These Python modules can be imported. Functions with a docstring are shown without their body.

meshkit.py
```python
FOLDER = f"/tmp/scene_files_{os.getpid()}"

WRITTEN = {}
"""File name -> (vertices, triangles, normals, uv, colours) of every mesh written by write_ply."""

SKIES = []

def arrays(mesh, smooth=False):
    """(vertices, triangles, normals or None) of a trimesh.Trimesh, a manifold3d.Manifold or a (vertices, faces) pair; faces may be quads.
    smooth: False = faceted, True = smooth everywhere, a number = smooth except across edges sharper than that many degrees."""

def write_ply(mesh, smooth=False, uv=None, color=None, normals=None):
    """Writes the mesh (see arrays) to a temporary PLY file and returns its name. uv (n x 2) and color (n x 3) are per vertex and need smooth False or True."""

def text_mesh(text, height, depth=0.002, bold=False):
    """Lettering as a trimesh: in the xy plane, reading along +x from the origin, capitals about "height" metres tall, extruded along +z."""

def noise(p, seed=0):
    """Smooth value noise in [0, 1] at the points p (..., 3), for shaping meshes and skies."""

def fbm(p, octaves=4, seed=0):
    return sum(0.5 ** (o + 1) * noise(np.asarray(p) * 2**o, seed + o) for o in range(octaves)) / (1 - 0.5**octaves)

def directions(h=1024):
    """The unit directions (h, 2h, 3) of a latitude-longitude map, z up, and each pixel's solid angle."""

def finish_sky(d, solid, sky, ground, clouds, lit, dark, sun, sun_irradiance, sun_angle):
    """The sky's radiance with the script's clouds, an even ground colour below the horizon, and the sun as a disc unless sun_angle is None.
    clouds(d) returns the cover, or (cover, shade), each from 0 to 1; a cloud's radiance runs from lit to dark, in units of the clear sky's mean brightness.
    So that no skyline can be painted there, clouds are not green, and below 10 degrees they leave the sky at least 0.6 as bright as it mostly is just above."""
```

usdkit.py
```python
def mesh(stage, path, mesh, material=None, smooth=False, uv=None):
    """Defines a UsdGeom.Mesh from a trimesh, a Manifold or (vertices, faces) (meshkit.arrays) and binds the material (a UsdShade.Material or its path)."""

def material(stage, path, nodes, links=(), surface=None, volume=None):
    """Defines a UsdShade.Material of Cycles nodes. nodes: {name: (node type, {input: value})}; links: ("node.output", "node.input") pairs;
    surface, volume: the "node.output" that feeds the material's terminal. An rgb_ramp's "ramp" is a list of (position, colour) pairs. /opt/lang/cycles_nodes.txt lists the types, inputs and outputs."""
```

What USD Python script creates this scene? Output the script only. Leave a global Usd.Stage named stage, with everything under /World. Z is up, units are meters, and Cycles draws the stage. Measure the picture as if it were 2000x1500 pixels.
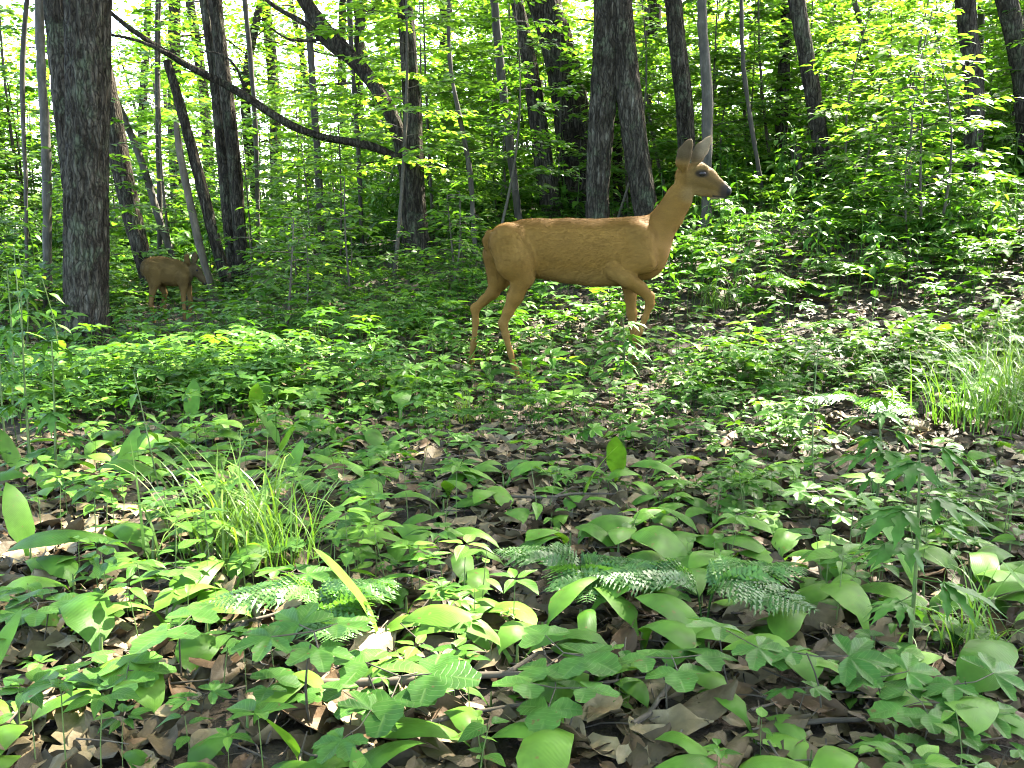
import math
import numpy as np
import trimesh
import usdkit
from meshkit import noise, fbm
from pxr import Gf, Sdf, Usd, UsdGeom, UsdLux, UsdShade, Vt
from scipy.interpolate import RBFInterpolator, CubicSpline
from scipy.ndimage import map_coordinates

stage = Usd.Stage.CreateInMemory()
UsdGeom.SetStageUpAxis(stage, "Z")
UsdGeom.SetStageMetersPerUnit(stage, 1.0)
UsdGeom.Xform.Define(stage, "/World")
R = np.random.default_rng(11)

# ------------------------------------------------------------------ camera, sky, sun
FPX, HY, CAMZ = 1800.0, 480.0, 0.71            # focal length in photo pixels, horizon row, camera height
PITCH = math.atan((750 - HY) / FPX)
EXPOSURE = 4.12
SUN = np.array([0.47, 0.47, 0.78]); SUN /= np.linalg.norm(SUN)
SUN_I, SKY_S = 1.15, 0.12

cam = UsdGeom.Camera.Define(stage, "/World/trail_camera")
cam.CreateHorizontalApertureAttr(36.0)
cam.CreateVerticalApertureAttr(27.0)
cam.CreateFocalLengthAttr(36.0 * FPX / 2000)
cam.CreateClippingRangeAttr((0.05, 2000.0))
cam.CreateExposureAttr(EXPOSURE)
cam.AddTranslateOp().Set((0, 0, CAMZ))
cam.AddRotateXOp().Set(90 - math.degrees(PITCH))

L = "/World/Looks"
UsdGeom.Scope.Define(stage, L)
el, az = math.asin(SUN[2]), math.atan2(SUN[0], SUN[1])
sky_m = usdkit.material(stage, L + "/sky_light", {
    "sky": ("sky_texture", {"sky_type": "single_scattering", "sun_disc": False, "sun_elevation": el, "sun_rotation": az,
                            "air_density": 1.0, "aerosol_density": 3.5}),
    "bg": ("background_shader", {"strength": SKY_S})}, [("sky.color", "bg.color")], surface="bg.background")
dome = UsdLux.DomeLight.Define(stage, "/World/sky")
dome.GetPrim().SetCustomDataByKey("kind", "structure")
UsdShade.MaterialBindingAPI.Apply(dome.GetPrim()).Bind(sky_m)
sun = UsdLux.DistantLight.Define(stage, "/World/sun")
sun.CreateNormalizeAttr(True); sun.CreateIntensityAttr(SUN_I); sun.CreateAngleAttr(0.5)
sun.CreateColorAttr(Gf.Vec3f(1.0, 0.93, 0.80))
sun.AddTransformOp().Set(Gf.Matrix4d(Gf.Rotation(Gf.Vec3d(0, 0, 1), Gf.Vec3d(*SUN.tolist())), Gf.Vec3d(0, 0, 30)))

# ------------------------------------------------------------------ helpers
CP, SP = math.cos(PITCH), math.sin(PITCH)


def at(px, py, Y):
    """The point on the photograph's pixel (2000 x 1500) at distance Y along the view's ground axis."""
    u, v = (np.asarray(px, float) - 1000) / FPX, (750 - np.asarray(py, float)) / FPX
    d = np.stack([u, CP + v * SP, -SP + v * CP], -1)
    return np.array([0, 0, CAMZ]) + d * (np.asarray(Y, float) / d[..., 1])[..., None]


def project(p):
    p = np.asarray(p, float) - [0, 0, CAMZ]
    f = p[..., 1] * CP - p[..., 2] * SP
    u = p[..., 1] * SP + p[..., 2] * CP
    return 1000 + FPX * p[..., 0] / np.maximum(f, 1e-3), 750 - FPX * u / np.maximum(f, 1e-3), f


used = {}


def numbered(path):
    n = used.get(path, 0)
    used[path] = n + 1
    return path if n == 0 else f"{path}_{n:03d}"


def tag(p, label=None, cat=None, group=None, kind=None):
    p = p.GetPrim() if hasattr(p, "GetPrim") else p
    for k, v in (("label", label), ("category", cat), ("group", group), ("kind", kind)):
        if v:
            p.SetCustomDataByKey(k, v)
    return p


def thing(name, loc, label, cat, group=None, rz=0.0, sc=None, kind=None):
    x = UsdGeom.Xform.Define(stage, numbered("/World/" + name))
    x.AddTranslateOp().Set(Gf.Vec3d(*map(float, loc)))
    if rz:
        x.AddRotateZOp().Set(math.degrees(rz))
    if sc is not None:
        x.AddScaleOp().Set(Gf.Vec3f(*map(float, np.broadcast_to(sc, 3))))
    return tag(x, label, cat, group, kind)


def part(parent, name, vf, mat, smooth=False, uv=None, kind=None, label=None):
    m = usdkit.mesh(stage, numbered(str(parent.GetPath()) + "/" + name), vf, M[mat], smooth, uv)
    tag(m, label=label, kind=kind)
    return m.GetPrim()


def copy(cls, name, loc, label, cat, group=None, rz=0.0, sc=None, tilt=None):
    x = UsdGeom.Xform.Define(stage, numbered("/World/" + name))
    x.AddTranslateOp().Set(Gf.Vec3d(*map(float, loc)))
    if tilt is not None:
        x.AddRotateXOp().Set(float(tilt[0])); x.AddRotateYOp().Set(float(tilt[1]))
    x.AddRotateZOp().Set(math.degrees(rz))
    if sc is not None:
        x.AddScaleOp().Set(Gf.Vec3f(*map(float, np.broadcast_to(sc, 3))))
    p = x.GetPrim()
    p.GetReferences().AddInternalReference(cls)
    p.SetInstanceable(True)
    return tag(p, label, cat, group)


# Landmarks that labels refer to: photo x, photo y, name
FLOOR_MARKS = [(833, 1020, "the tall upright plant"), (756, 1230, "the plant with the curled leaf"), (480, 1050, "the bright grass tuft"), (196, 1300, "the largest dark leaf"),
               (1130, 1160, "the pale fern"), (1375, 1220, "the long fern"), (1770, 1180, "the tall lobed stem"), (1700, 930, "the bare litter"), (1940, 820, "the wide dim grass tuft"),
               (782, 820, "the round drooping leaf"), (860, 1330, "the sunlit red-brown litter"), (965, 735, "the large deer's hind feet"), (1243, 720, "the large deer's forefeet"), (166, 650, "the thickest trunk's foot"),
               (330, 610, "the smaller deer"), (318, 900, "the bright upright herb"), (62, 860, "the tallest dark herb"), (1450, 560, "the large deer's chest"), (1590, 1400, "the bright toothed seedling"),
               (1092, 1420, "the large bright bottom leaf"), (620, 1410, "the largest flat lobed leaf"), (1700, 1280, "the wide oval leaf"), (300, 1090, "the dark broad clump"), (600, 740, "the thin upright herb")]
TRUNK_MARKS = [(45, 0, "the slim far-left trunk"), (165, 0, "the thickest trunk"), (255, 0, "the leaning brown trunk"), (345, 0, "the dead thin snag"), (450, 0, "the straight twin trunks"), (625, 0, "the large leaning dead tree"),
               (808, 0, "the upright dark trunk"), (1000, 0, "the thin curved trunk"), (1110, 0, "the broadest leaning trunk"), (1215, 0, "the A-shaped trunks"), (1335, 0, "the large deer's ears"), (1440, 0, "the large deer's nose"),
               (1595, 0, "the dark leaning trunk"), (1720, 0, "the thin leaning stem"), (1900, 0, "the straight right-hand trunk")]
waiting = []
ORD = ["", "second", "third", "fourth", "fifth", "sixth", "seventh", "eighth", "ninth", "tenth"]


def describe(prim, p, what, marks, deep=None):
    """Keeps the thing for a label that says what it is, where it stands by its nearest landmark and, if needed, its place among its like."""
    px, py, _ = project(p)
    if marks is TRUNK_MARKS:
        m = min(marks, key=lambda m: abs(m[0] - px))
        where = f"{deep} {'left' if px < m[0] else 'right'} of {m[2]}"
    else:
        m = min(marks, key=lambda m: math.hypot(m[0] - px, 1.6 * (m[1] - py)))
        dx, dy = px - m[0], 1.6 * (py - m[1])
        where = ("left of " if dx < 0 else "right of ") + m[2] if abs(dx) > abs(dy) else ("behind " if dy < 0 else "in front of ") + m[2]
    waiting.append((f"{what} {where}", float(px), prim))


def settle_labels():
    by = {}
    for base, px, prim in waiting:
        by.setdefault(base, []).append((px, str(prim.GetPath()), prim))
    for base, found in by.items():
        found.sort(key=lambda x: x[:2])
        n = len(found)
        for i, (_, _, prim) in enumerate(found):
            if n == 1:
                lab = base
            elif i == 0 or i == n - 1:
                lab = f"{base}, {'leftmost' if i == 0 else 'rightmost'} of {n}"
            else:
                side, k = ("left", i) if i < n / 2 else ("right", n - 1 - i)
                lab = f"{base}, {ORD[k] if k < 10 else str(k + 1) + 'th'} from {side} of {n}"
            prim.SetCustomDataByKey("label", lab)


stage.CreateClassPrim("/World/kinds")


def kind_class(name):
    p = stage.CreateClassPrim("/World/kinds/" + name)
    p.SetTypeName("Xform")
    return p


class Acc:
    def __init__(s):
        s.v, s.f, s.n = [], [], 0

    def add(s, v, f):
        s.v.append(np.asarray(v, float).reshape(-1, 3)); s.f.append(np.asarray(f, int) + s.n); s.n += len(s.v[-1])
        return s

    def get(s):
        return np.vstack(s.v), np.vstack(s.f)


def quads(nu, nv, wrap=False):
    i, j = np.meshgrid(np.arange(nu - 1), np.arange(nv if wrap else nv - 1), indexing="ij")
    j2 = (j + 1) % nv
    q = np.stack([i * nv + j, (i + 1) * nv + j, (i + 1) * nv + j2, i * nv + j2], -1).reshape(-1, 4)
    return np.vstack([q[:, [0, 1, 2]], q[:, [0, 2, 3]]])


def tube(pts, rad, sides=5):
    p = np.asarray(pts, float)
    t = np.gradient(p, axis=0); t /= np.linalg.norm(t, axis=1, keepdims=True) + 1e-12
    ref = np.array([1.0, 0, 0]) if abs(t[:, 0]).mean() < 0.8 else np.array([0, 0, 1.0])
    a = np.cross(t, ref); a /= np.linalg.norm(a, axis=1, keepdims=True) + 1e-12
    b = np.cross(t, a)
    th = np.arange(sides) * 2 * np.pi / sides
    r = np.broadcast_to(np.asarray(rad, float), (len(p),))[:, None, None]
    v = p[:, None] + r * (np.cos(th)[None, :, None] * a[:, None] + np.sin(th)[None, :, None] * b[:, None])
    return v.reshape(-1, 3), quads(len(p), sides, True)


def place(tv, tf, P, A, N, S):
    """Copies of the template (x along A, z along N) at the points P with the sizes S, as one mesh."""
    P, A, N = (np.asarray(x, float) for x in (P, A, N))
    A = A / (np.linalg.norm(A, axis=1, keepdims=True) + 1e-12)
    B = np.cross(N, A); B /= np.linalg.norm(B, axis=1, keepdims=True) + 1e-12
    N = np.cross(A, B)
    S = np.broadcast_to(np.asarray(S, float), (len(P),))[:, None, None]
    v = P[:, None] + S * (tv[None, :, 0:1] * A[:, None] + tv[None, :, 1:2] * B[:, None] + tv[None, :, 2:3] * N[:, None])
    f = tf[None] + (np.arange(len(P)) * len(tv))[:, None, None]
    return v.reshape(-1, 3), f.reshape(-1, 3)


# ------------------------------------------------------------------ materials
M = {}


def leafmat(name, stops, trans, rough=0.42, mix=0.42, spec=0.4, veins=None, nscale=30.0, pinnate=None):
    nodes = {
        "g": ("geometry", {}), "oi": ("object_info", {}),
        "ad": ("math", {"math_type": "add"}), "fr": ("math", {"math_type": "fraction"}),
        "ramp": ("rgb_ramp", {"ramp": stops}),
        "nz": ("noise_texture", {"scale": nscale, "detail": 3.0}),
        "nr": ("map_range", {"from_min": 0.3, "from_max": 0.7, "to_min": 0.72, "to_max": 1.22}),
        "mul": ("mix", {"mix_type": "multiply", "fac": 1.0}),
        "tr": ("mix", {"mix_type": "multiply", "fac": 1.0, "color2": trans}),
        "p": ("principled_bsdf", {"roughness": rough, "specular_ior_level": spec}),
        "t": ("translucent_bsdf", {}), "mx": ("mix_closure", {"fac": mix}),
        "bp": ("bump", {"strength": 0.25, "distance": 0.004}),
    }
    links = [("g.random_per_island", "ad.value1"), ("oi.random", "ad.value2"), ("ad.value", "fr.value1"), ("fr.value", "ramp.fac"),
             ("g.position", "nz.vector"), ("nz.fac", "nr.value"), ("ramp.color", "mul.color1"), ("nr.result", "mul.color2"),
             ("mul.color", "p.base_color"), ("mul.color", "tr.color1"), ("tr.color", "t.color"),
             ("p.BSDF", "mx.closure1"), ("t.BSDF", "mx.closure2"), ("bp.normal", "p.normal")]
    if pinnate:
        nodes |= {"uv": ("uvmap", {"attribute": "st"}), "sx": ("separate_xyz", {}), "s0": ("math", {"math_type": "subtract", "value2": 2.0}), "sa": ("math", {"math_type": "absolute"}),
                  "ch": ("math", {"math_type": "multiply_add", "value2": -0.30}), "fq": ("math", {"math_type": "multiply", "value2": pinnate}), "sn": ("math", {"math_type": "fraction"}),
                  "s1": ("math", {"math_type": "subtract", "value2": 0.5}), "s2": ("math", {"math_type": "absolute"}),
                  "lv": ("map_range", {"from_min": 0.0, "from_max": 0.12, "to_min": 1.0, "to_max": 0.0, "clamp": True}), "mv": ("map_range", {"from_min": 0.02, "from_max": 0.09, "to_min": 1.0, "to_max": 0.0, "clamp": True}),
                  "vx": ("math", {"math_type": "maximum"}), "vh": ("math", {"math_type": "multiply_add", "value2": -1.6}), "vc": ("mix", {"mix_type": "mix", "color2": (0.17, 0.25, 0.075)}), "vf": ("math", {"math_type": "multiply", "value2": 0.20}),
                  "sp": ("noise_texture", {"scale": 95.0, "detail": 1.0}), "sm": ("map_range", {"from_min": 0.715, "from_max": 0.74, "to_min": 0.0, "to_max": 0.85, "clamp": True}),
                  "sc": ("mix", {"mix_type": "mix", "color2": (0.09, 0.062, 0.022)})}
        links = [x for x in links if x[0] != "mul.color"]
        links += [("uv.UV", "sx.vector"), ("sx.y", "s0.value1"), ("s0.value", "sa.value1"), ("sa.value", "ch.value1"), ("sx.x", "ch.value3"), ("ch.value", "fq.value1"), ("fq.value", "sn.value1"),
                  ("sn.value", "s1.value1"), ("s1.value", "s2.value1"), ("s2.value", "lv.value"), ("sa.value", "mv.value"), ("lv.result", "vx.value1"), ("mv.result", "vx.value2"),
                  ("vx.value", "vf.value1"), ("vf.value", "vc.fac"), ("mul.color", "vc.color1"), ("g.position", "sp.vector"), ("sp.fac", "sm.value"), ("sm.result", "sc.fac"), ("vc.color", "sc.color1"),
                  ("sc.color", "p.base_color"), ("sc.color", "tr.color1"), ("vx.value", "vh.value1"), ("nz.fac", "vh.value3"), ("vh.value", "bp.height")]
    elif veins:
        nodes |= {"uv": ("uvmap", {"attribute": "st"}), "wv": ("wave_texture", {"scale": veins, "bands_direction": "y", "distortion": 0.6}),
                  "vm": ("map_range", {"to_min": 0.86, "to_max": 1.08}), "m3": ("mix", {"mix_type": "multiply", "fac": 1.0}),
                  "sp": ("noise_texture", {"scale": 70.0, "detail": 2.0}), "sm": ("map_range", {"from_min": 0.69, "from_max": 0.73, "to_min": 0.0, "to_max": 0.8, "clamp": True}), "sc": ("mix", {"mix_type": "mix", "color2": (0.12, 0.085, 0.030)})}
        links = [x for x in links if x[0] != "mul.color"]
        links += [("uv.UV", "wv.vector"), ("wv.fac", "vm.value"), ("mul.color", "m3.color1"), ("vm.result", "m3.color2"),
                  ("g.position", "sp.vector"), ("sp.fac", "sm.value"), ("sm.result", "sc.fac"), ("m3.color", "sc.color1"), ("sc.color", "p.base_color"), ("sc.color", "tr.color1"), ("wv.fac", "bp.height")]
    else:
        links += [("nz.fac", "bp.height")]
    M[name] = usdkit.material(stage, f"{L}/{name}", nodes, links, surface="mx.closure")


leafmat("lily_leaf", [(0, (0.038, 0.100, 0.010)), (0.5, (0.058, 0.135, 0.014)), (1, (0.086, 0.175, 0.020))], (1.35, 1.4, 0.5), rough=0.42, mix=0.30, veins=7.0, spec=0.11)
leafmat("herb_leaf", [(0, (0.022, 0.068, 0.007)), (0.5, (0.040, 0.104, 0.011)), (1, (0.092, 0.180, 0.024))], (1.45, 1.5, 0.5), mix=0.38, spec=0.13, pinnate=8.0)
leafmat("maple_leaf", [(0, (0.030, 0.084, 0.013)), (1, (0.056, 0.132, 0.022))], (1.35, 1.45, 0.5), mix=0.36, nscale=45.0, spec=0.13, pinnate=7.0)
leafmat("fern_leaf", [(0, (0.036, 0.092, 0.018)), (1, (0.060, 0.135, 0.028))], (1.3, 1.4, 0.5), mix=0.38, spec=0.3)
leafmat("grass_blade", [(0, (0.045, 0.100, 0.014)), (0.6, (0.080, 0.155, 0.020)), (1, (0.105, 0.165, 0.028))], (1.3, 1.4, 0.5), mix=0.40, spec=0.3)
leafmat("sapling_leaf", [(0, (0.042, 0.100, 0.014)), (0.5, (0.070, 0.145, 0.020)), (1, (0.105, 0.190, 0.030))], (1.7, 1.8, 0.6), mix=0.58, spec=0.4, rough=0.40)
leafmat("canopy_leaf", [(0, (0.045, 0.100, 0.014)), (0.5, (0.075, 0.145, 0.020)), (1, (0.120, 0.195, 0.028))], (1.9, 1.85, 0.5), mix=0.58, spec=0.4)


def solid(name, stops, scale=8.0, stretch=(1, 1, 1), rough=0.85, bump=0.5, dist=0.01, detail=5.0, spec=0.25, rnd=0.0):
    nodes = {"g": ("geometry", {}), "mp": ("mapping", {"scale": stretch}), "nz": ("noise_texture", {"scale": scale, "detail": detail, "roughness": 0.62}),
             "oi": ("object_info", {}), "ro": ("math", {"math_type": "multiply_add", "value2": rnd, "value3": -rnd / 2}), "ad": ("math", {"math_type": "add"}),
             "ramp": ("rgb_ramp", {"ramp": stops}), "bp": ("bump", {"strength": bump, "distance": dist}),
             "p": ("principled_bsdf", {"roughness": rough, "specular_ior_level": spec})}
    M[name] = usdkit.material(stage, f"{L}/{name}", nodes, [("g.position", "mp.vector"), ("mp.vector", "nz.vector"), ("oi.random", "ro.value1"), ("ro.value", "ad.value2"), ("nz.fac", "ad.value1"),
                              ("ad.value", "ramp.fac"), ("nz.fac", "bp.height"), ("ramp.color", "p.base_color"), ("bp.normal", "p.normal")], surface="p.BSDF")


solid("soil", [(0.25, (0.020, 0.014, 0.009)), (0.5, (0.026, 0.019, 0.011)), (0.62, (0.048, 0.035, 0.020)), (0.8, (0.080, 0.059, 0.035))], scale=22.0, bump=0.9, dist=0.02)
def barkmat(name, cols, scale, stretch, crack=0.10):
    nodes = {"g": ("geometry", {}), "mp": ("mapping", {"scale": stretch}), "dn": ("noise_texture", {"scale": 9.0, "detail": 3.0}),
             "dm": ("vector_math", {"math_type": "multiply_add", "vector2": (0.075, 0.075, 0.05)}), "vo": ("voronoi_texture", {"feature": "distance_to_edge", "scale": scale}),
             "cr": ("map_range", {"from_min": 0.0, "from_max": crack, "to_min": 0.35, "to_max": 1.0, "clamp": True}),
             "nz": ("noise_texture", {"scale": 34.0, "detail": 6.0, "roughness": 0.65}), "big": ("noise_texture", {"scale": 2.2, "detail": 3.0}),
             "oi": ("object_info", {}), "ad": ("math", {"math_type": "multiply_add", "value2": 0.35}), "ramp": ("rgb_ramp", {"ramp": cols}),
             "li": ("noise_texture", {"scale": 7.0, "detail": 7.0, "roughness": 0.7}), "lm": ("map_range", {"from_min": 0.52, "from_max": 0.66, "to_min": 0.0, "to_max": 0.65, "clamp": True}),
             "lx": ("mix", {"mix_type": "mix", "color2": (0.070, 0.080, 0.046)}),
             "mu": ("mix", {"mix_type": "multiply", "fac": 1.0}), "hm": ("math", {"math_type": "multiply"}), "bp": ("bump", {"strength": 1.0, "distance": 0.02}),
             "p": ("principled_bsdf", {"roughness": 0.95, "specular_ior_level": 0.05})}
    M[name] = usdkit.material(stage, f"{L}/{name}", nodes, [("g.position", "mp.vector"), ("g.position", "dn.vector"), ("dn.color", "dm.vector1"), ("mp.vector", "dm.vector3"), ("dm.vector", "vo.vector"),
        ("vo.distance", "cr.value"), ("mp.vector", "nz.vector"), ("g.position", "big.vector"), ("big.fac", "ad.value1"), ("nz.fac", "ad.value3"), ("ad.value", "ramp.fac"), ("g.position", "li.vector"), ("li.fac", "lm.value"), ("lm.result", "lx.fac"), ("ramp.color", "lx.color1"), ("lx.color", "mu.color1"), ("cr.result", "mu.color2"),
        ("cr.result", "hm.value1"), ("nz.fac", "hm.value2"), ("hm.value", "bp.height"), ("mu.color", "p.base_color"), ("bp.normal", "p.normal")], surface="p.BSDF")


barkmat("bark", [(0.45, (0.010, 0.008, 0.005)), (0.66, (0.028, 0.023, 0.016)), (0.80, (0.058, 0.050, 0.036)), (0.92, (0.115, 0.106, 0.080))], 34.0, (1, 1, 0.17), 0.22)
solid("smooth_bark", [(0.3, (0.014, 0.012, 0.008)), (0.55, (0.034, 0.029, 0.020)), (0.8, (0.080, 0.072, 0.054))], scale=18.0, stretch=(1, 1, 0.4), bump=0.5, dist=0.008, rnd=0.12)
solid("dead_wood", [(0.3, (0.025, 0.020, 0.013)), (0.6, (0.070, 0.056, 0.038)), (0.85, (0.16, 0.135, 0.10))], scale=14.0, stretch=(1, 1, 0.3), bump=0.5, dist=0.006, rnd=0.15)
solid("green_stem", [(0.3, (0.035, 0.065, 0.014)), (0.7, (0.080, 0.105, 0.028))], scale=30.0, rough=0.5, bump=0.1)
solid("woody_stem", [(0.3, (0.022, 0.018, 0.011)), (0.7, (0.055, 0.046, 0.028))], scale=40.0, rough=0.7, bump=0.2)
DEAD = {"dead_brown": [(0.0, (0.014, 0.010, 0.004)), (0.5, (0.042, 0.030, 0.013)), (1, (0.092, 0.069, 0.032))],
        "dead_tan": [(0.0, (0.040, 0.030, 0.013)), (0.5, (0.115, 0.086, 0.042)), (1, (0.24, 0.19, 0.105))],
        "dead_red": [(0.0, (0.026, 0.013, 0.005)), (0.5, (0.054, 0.031, 0.012)), (1, (0.105, 0.062, 0.025))]}
for k, s in DEAD.items():
    solid(k, s, scale=35.0, rough=0.65, bump=0.6, dist=0.006, rnd=0.5, spec=0.2)

# coat: colours given per vertex / per hair
for nm, rough in (("deer_coat", 0.75), ("deer_hair", 0.55)):
    nodes = {"a": ("attribute", {"attribute": "displayColor"}), "g": ("geometry", {}), "mp": ("mapping", {"scale": (0.34, 1.0, 1.0)}), "nz": ("noise_texture", {"scale": 190.0, "detail": 3.0, "distortion": 1.2}),
             "nr": ("map_range", {"from_min": 0.3, "from_max": 0.7, "to_min": 0.84, "to_max": 1.10}), "m": ("mix", {"mix_type": "multiply", "fac": 1.0}),
             "p": ("principled_bsdf", {"roughness": rough, "specular_ior_level": 0.08}), "t": ("translucent_bsdf", {}), "mx": ("mix_closure", {"fac": 0.3 if nm == "deer_hair" else 0.0})}
    M[nm] = usdkit.material(stage, f"{L}/{nm}", nodes, [("g.position", "mp.vector"), ("mp.vector", "nz.vector"), ("nz.fac", "nr.value"), ("a.color", "m.color1"), ("nr.result", "m.color2"), ("m.color", "p.base_color"), ("m.color", "t.color"),
                            ("p.BSDF", "mx.closure1"), ("t.BSDF", "mx.closure2")], surface="mx.closure")
M["eye_dark"] = usdkit.material(stage, L + "/eye_dark", {"p": ("principled_bsdf", {"base_color": (0.008, 0.006, 0.005), "roughness": 0.12, "specular_ior_level": 0.22})}, surface="p.BSDF")
M["nose_dark"] = usdkit.material(stage, L + "/nose_dark", {"n": ("noise_texture", {"scale": 300.0}), "b": ("bump", {"strength": 0.4, "distance": 0.002}), "p": ("principled_bsdf", {"base_color": (0.006, 0.005, 0.005), "roughness": 0.5, "specular_ior_level": 0.15})},
                                 [("n.fac", "b.height"), ("b.normal", "p.normal")], surface="p.BSDF")

# ------------------------------------------------------------------ terrain
anch = []
for px, py, Y in [(165, 664, 6.5), (300, 632, 9.0), (920, 735, 5.3), (1017, 757, 5.2), (1250, 745, 5.35), (440, 560, 11), (815, 500, 10), (1060, 450, 12),
                  (1190, 492, 8.5), (1612, 372, 9.5), (1895, 392, 8.5), (1560, 420, 8.0), (1500, 560, 6.2), (1900, 600, 5.5), (1980, 750, 4.2), (92, 560, 9.5), (60, 690, 6), (600, 640, 7)]:
    p = at(px, py, Y); anch.append(p)
for x, y, z in [(-14, 20, 0.0), (-18, 35, -1.6), (-2, 20, 1.5), (0, 36, 2.6), (9, 20, 3.6), (14, 36, 6.5), (28, 36, 8.5), (-28, 36, -3), (-28, 10, -1.0), (28, 10, 2.5), (0, 60, 3.2), (30, 60, 9), (-30, 60, -5),
                (0, 0, 0), (-1.2, 2, 0), (1.2, 2, 0.0), (0, 3.2, 0), (2.4, 3.2, 0.05), (-2.4, 3.2, 0), (0, 4.2, 0), (-4, 4.2, 0), (-6, -6, -0.4), (0, -6, -0.4), (6, -6, 0), (14, 0, 0.6), (-14, 0, -0.4), (0, -14, -0.8), (28, -14, 0), (-28, -14, -1)]:
    anch.append(np.array([x, y, z], float))
anch = np.array(anch)
_rbf = RBFInterpolator(anch[:, :2], anch[:, 2], kernel="linear", smoothing=0.4)
GX, GY = np.arange(-30, 30.01, 0.25), np.arange(-14, 60.01, 0.25)
_g = _rbf(np.stack(np.meshgrid(GX, GY, indexing="ij"), -1).reshape(-1, 2)).reshape(len(GX), len(GY))
from scipy.ndimage import gaussian_filter
_g = gaussian_filter(_g, 2.5)


def GH(x, y):
    x, y = np.broadcast_arrays(np.asarray(x, float), np.asarray(y, float))
    c = np.stack([((np.clip(x, -30, 30) + 30) / 0.25).ravel(), ((np.clip(y, -14, 60) + 14) / 0.25).ravel()])
    z = map_coordinates(_g, c, order=1, mode="nearest").reshape(x.shape)
    q = np.stack([x, y, np.zeros_like(x)], -1)
    return z + 0.05 * (fbm(q * 1.6, 3, 4) - 0.5) + 0.12 * (fbm(q * 0.35, 2, 9) - 0.5)


def ground_at(px, py, lo=0.9, hi=40.0):
    """Where the ray through a photo pixel meets the ground."""
    Y = np.concatenate([np.arange(lo, 12, 0.02), np.arange(12, hi, 0.2)])
    p = at(np.full(len(Y), px), np.full(len(Y), py), Y)
    hit = np.nonzero(p[:, 2] < GH(p[:, 0], p[:, 1]))[0]
    q = p[hit[0]] if len(hit) else p[-1]
    return np.array([q[0], q[1], float(GH(q[0], q[1]))])


ground = tag(UsdGeom.Xform.Define(stage, "/World/ground"), kind="structure", label="forest floor of dark soil under brown fallen leaves")


def graded(lo, hi, near_lo, near_hi, fine, grow):
    a = list(np.arange(near_lo, near_hi, fine)); s = fine
    while a[-1] < hi:
        s *= grow; a.append(a[-1] + s)
    b, s = [near_lo], fine
    while b[-1] > lo:
        s *= grow; b.append(b[-1] - s)
    return np.array(b[:0:-1] + a)


gx, gy = graded(-200, 200, -5, 5, 0.07, 1.08), graded(-60, 260, 0.5, 9.5, 0.07, 1.07)
XX, YY = np.meshgrid(gx, gy, indexing="ij")
ZZ = GH(XX, YY)
part(ground, "soil", (np.stack([XX, YY, ZZ], -1).reshape(-1, 3), quads(len(gx), len(gy))), "soil", smooth=True)

# ------------------------------------------------------------------ leaf shapes
def leaf4():
    v = np.array([[0, 0, 0], [0.32, 0.30, 0.05], [0.32, 0, 0], [0.32, -0.30, 0.05], [0.68, 0.24, 0.0], [0.68, -0.24, 0.0], [1, 0, -0.12]], float)
    f = np.array([[0, 2, 1], [0, 3, 2], [1, 2, 4], [2, 5, 4], [2, 3, 5], [4, 5, 6]])
    return v, f


def leaf2():
    return np.array([[0, 0, 0], [0.42, 0.33, 0.05], [0.42, -0.33, 0.05], [1, 0, -0.1]], float), np.array([[0, 2, 1], [1, 2, 3]])


UVS = {}      # blade coordinates by number of vertices


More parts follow.
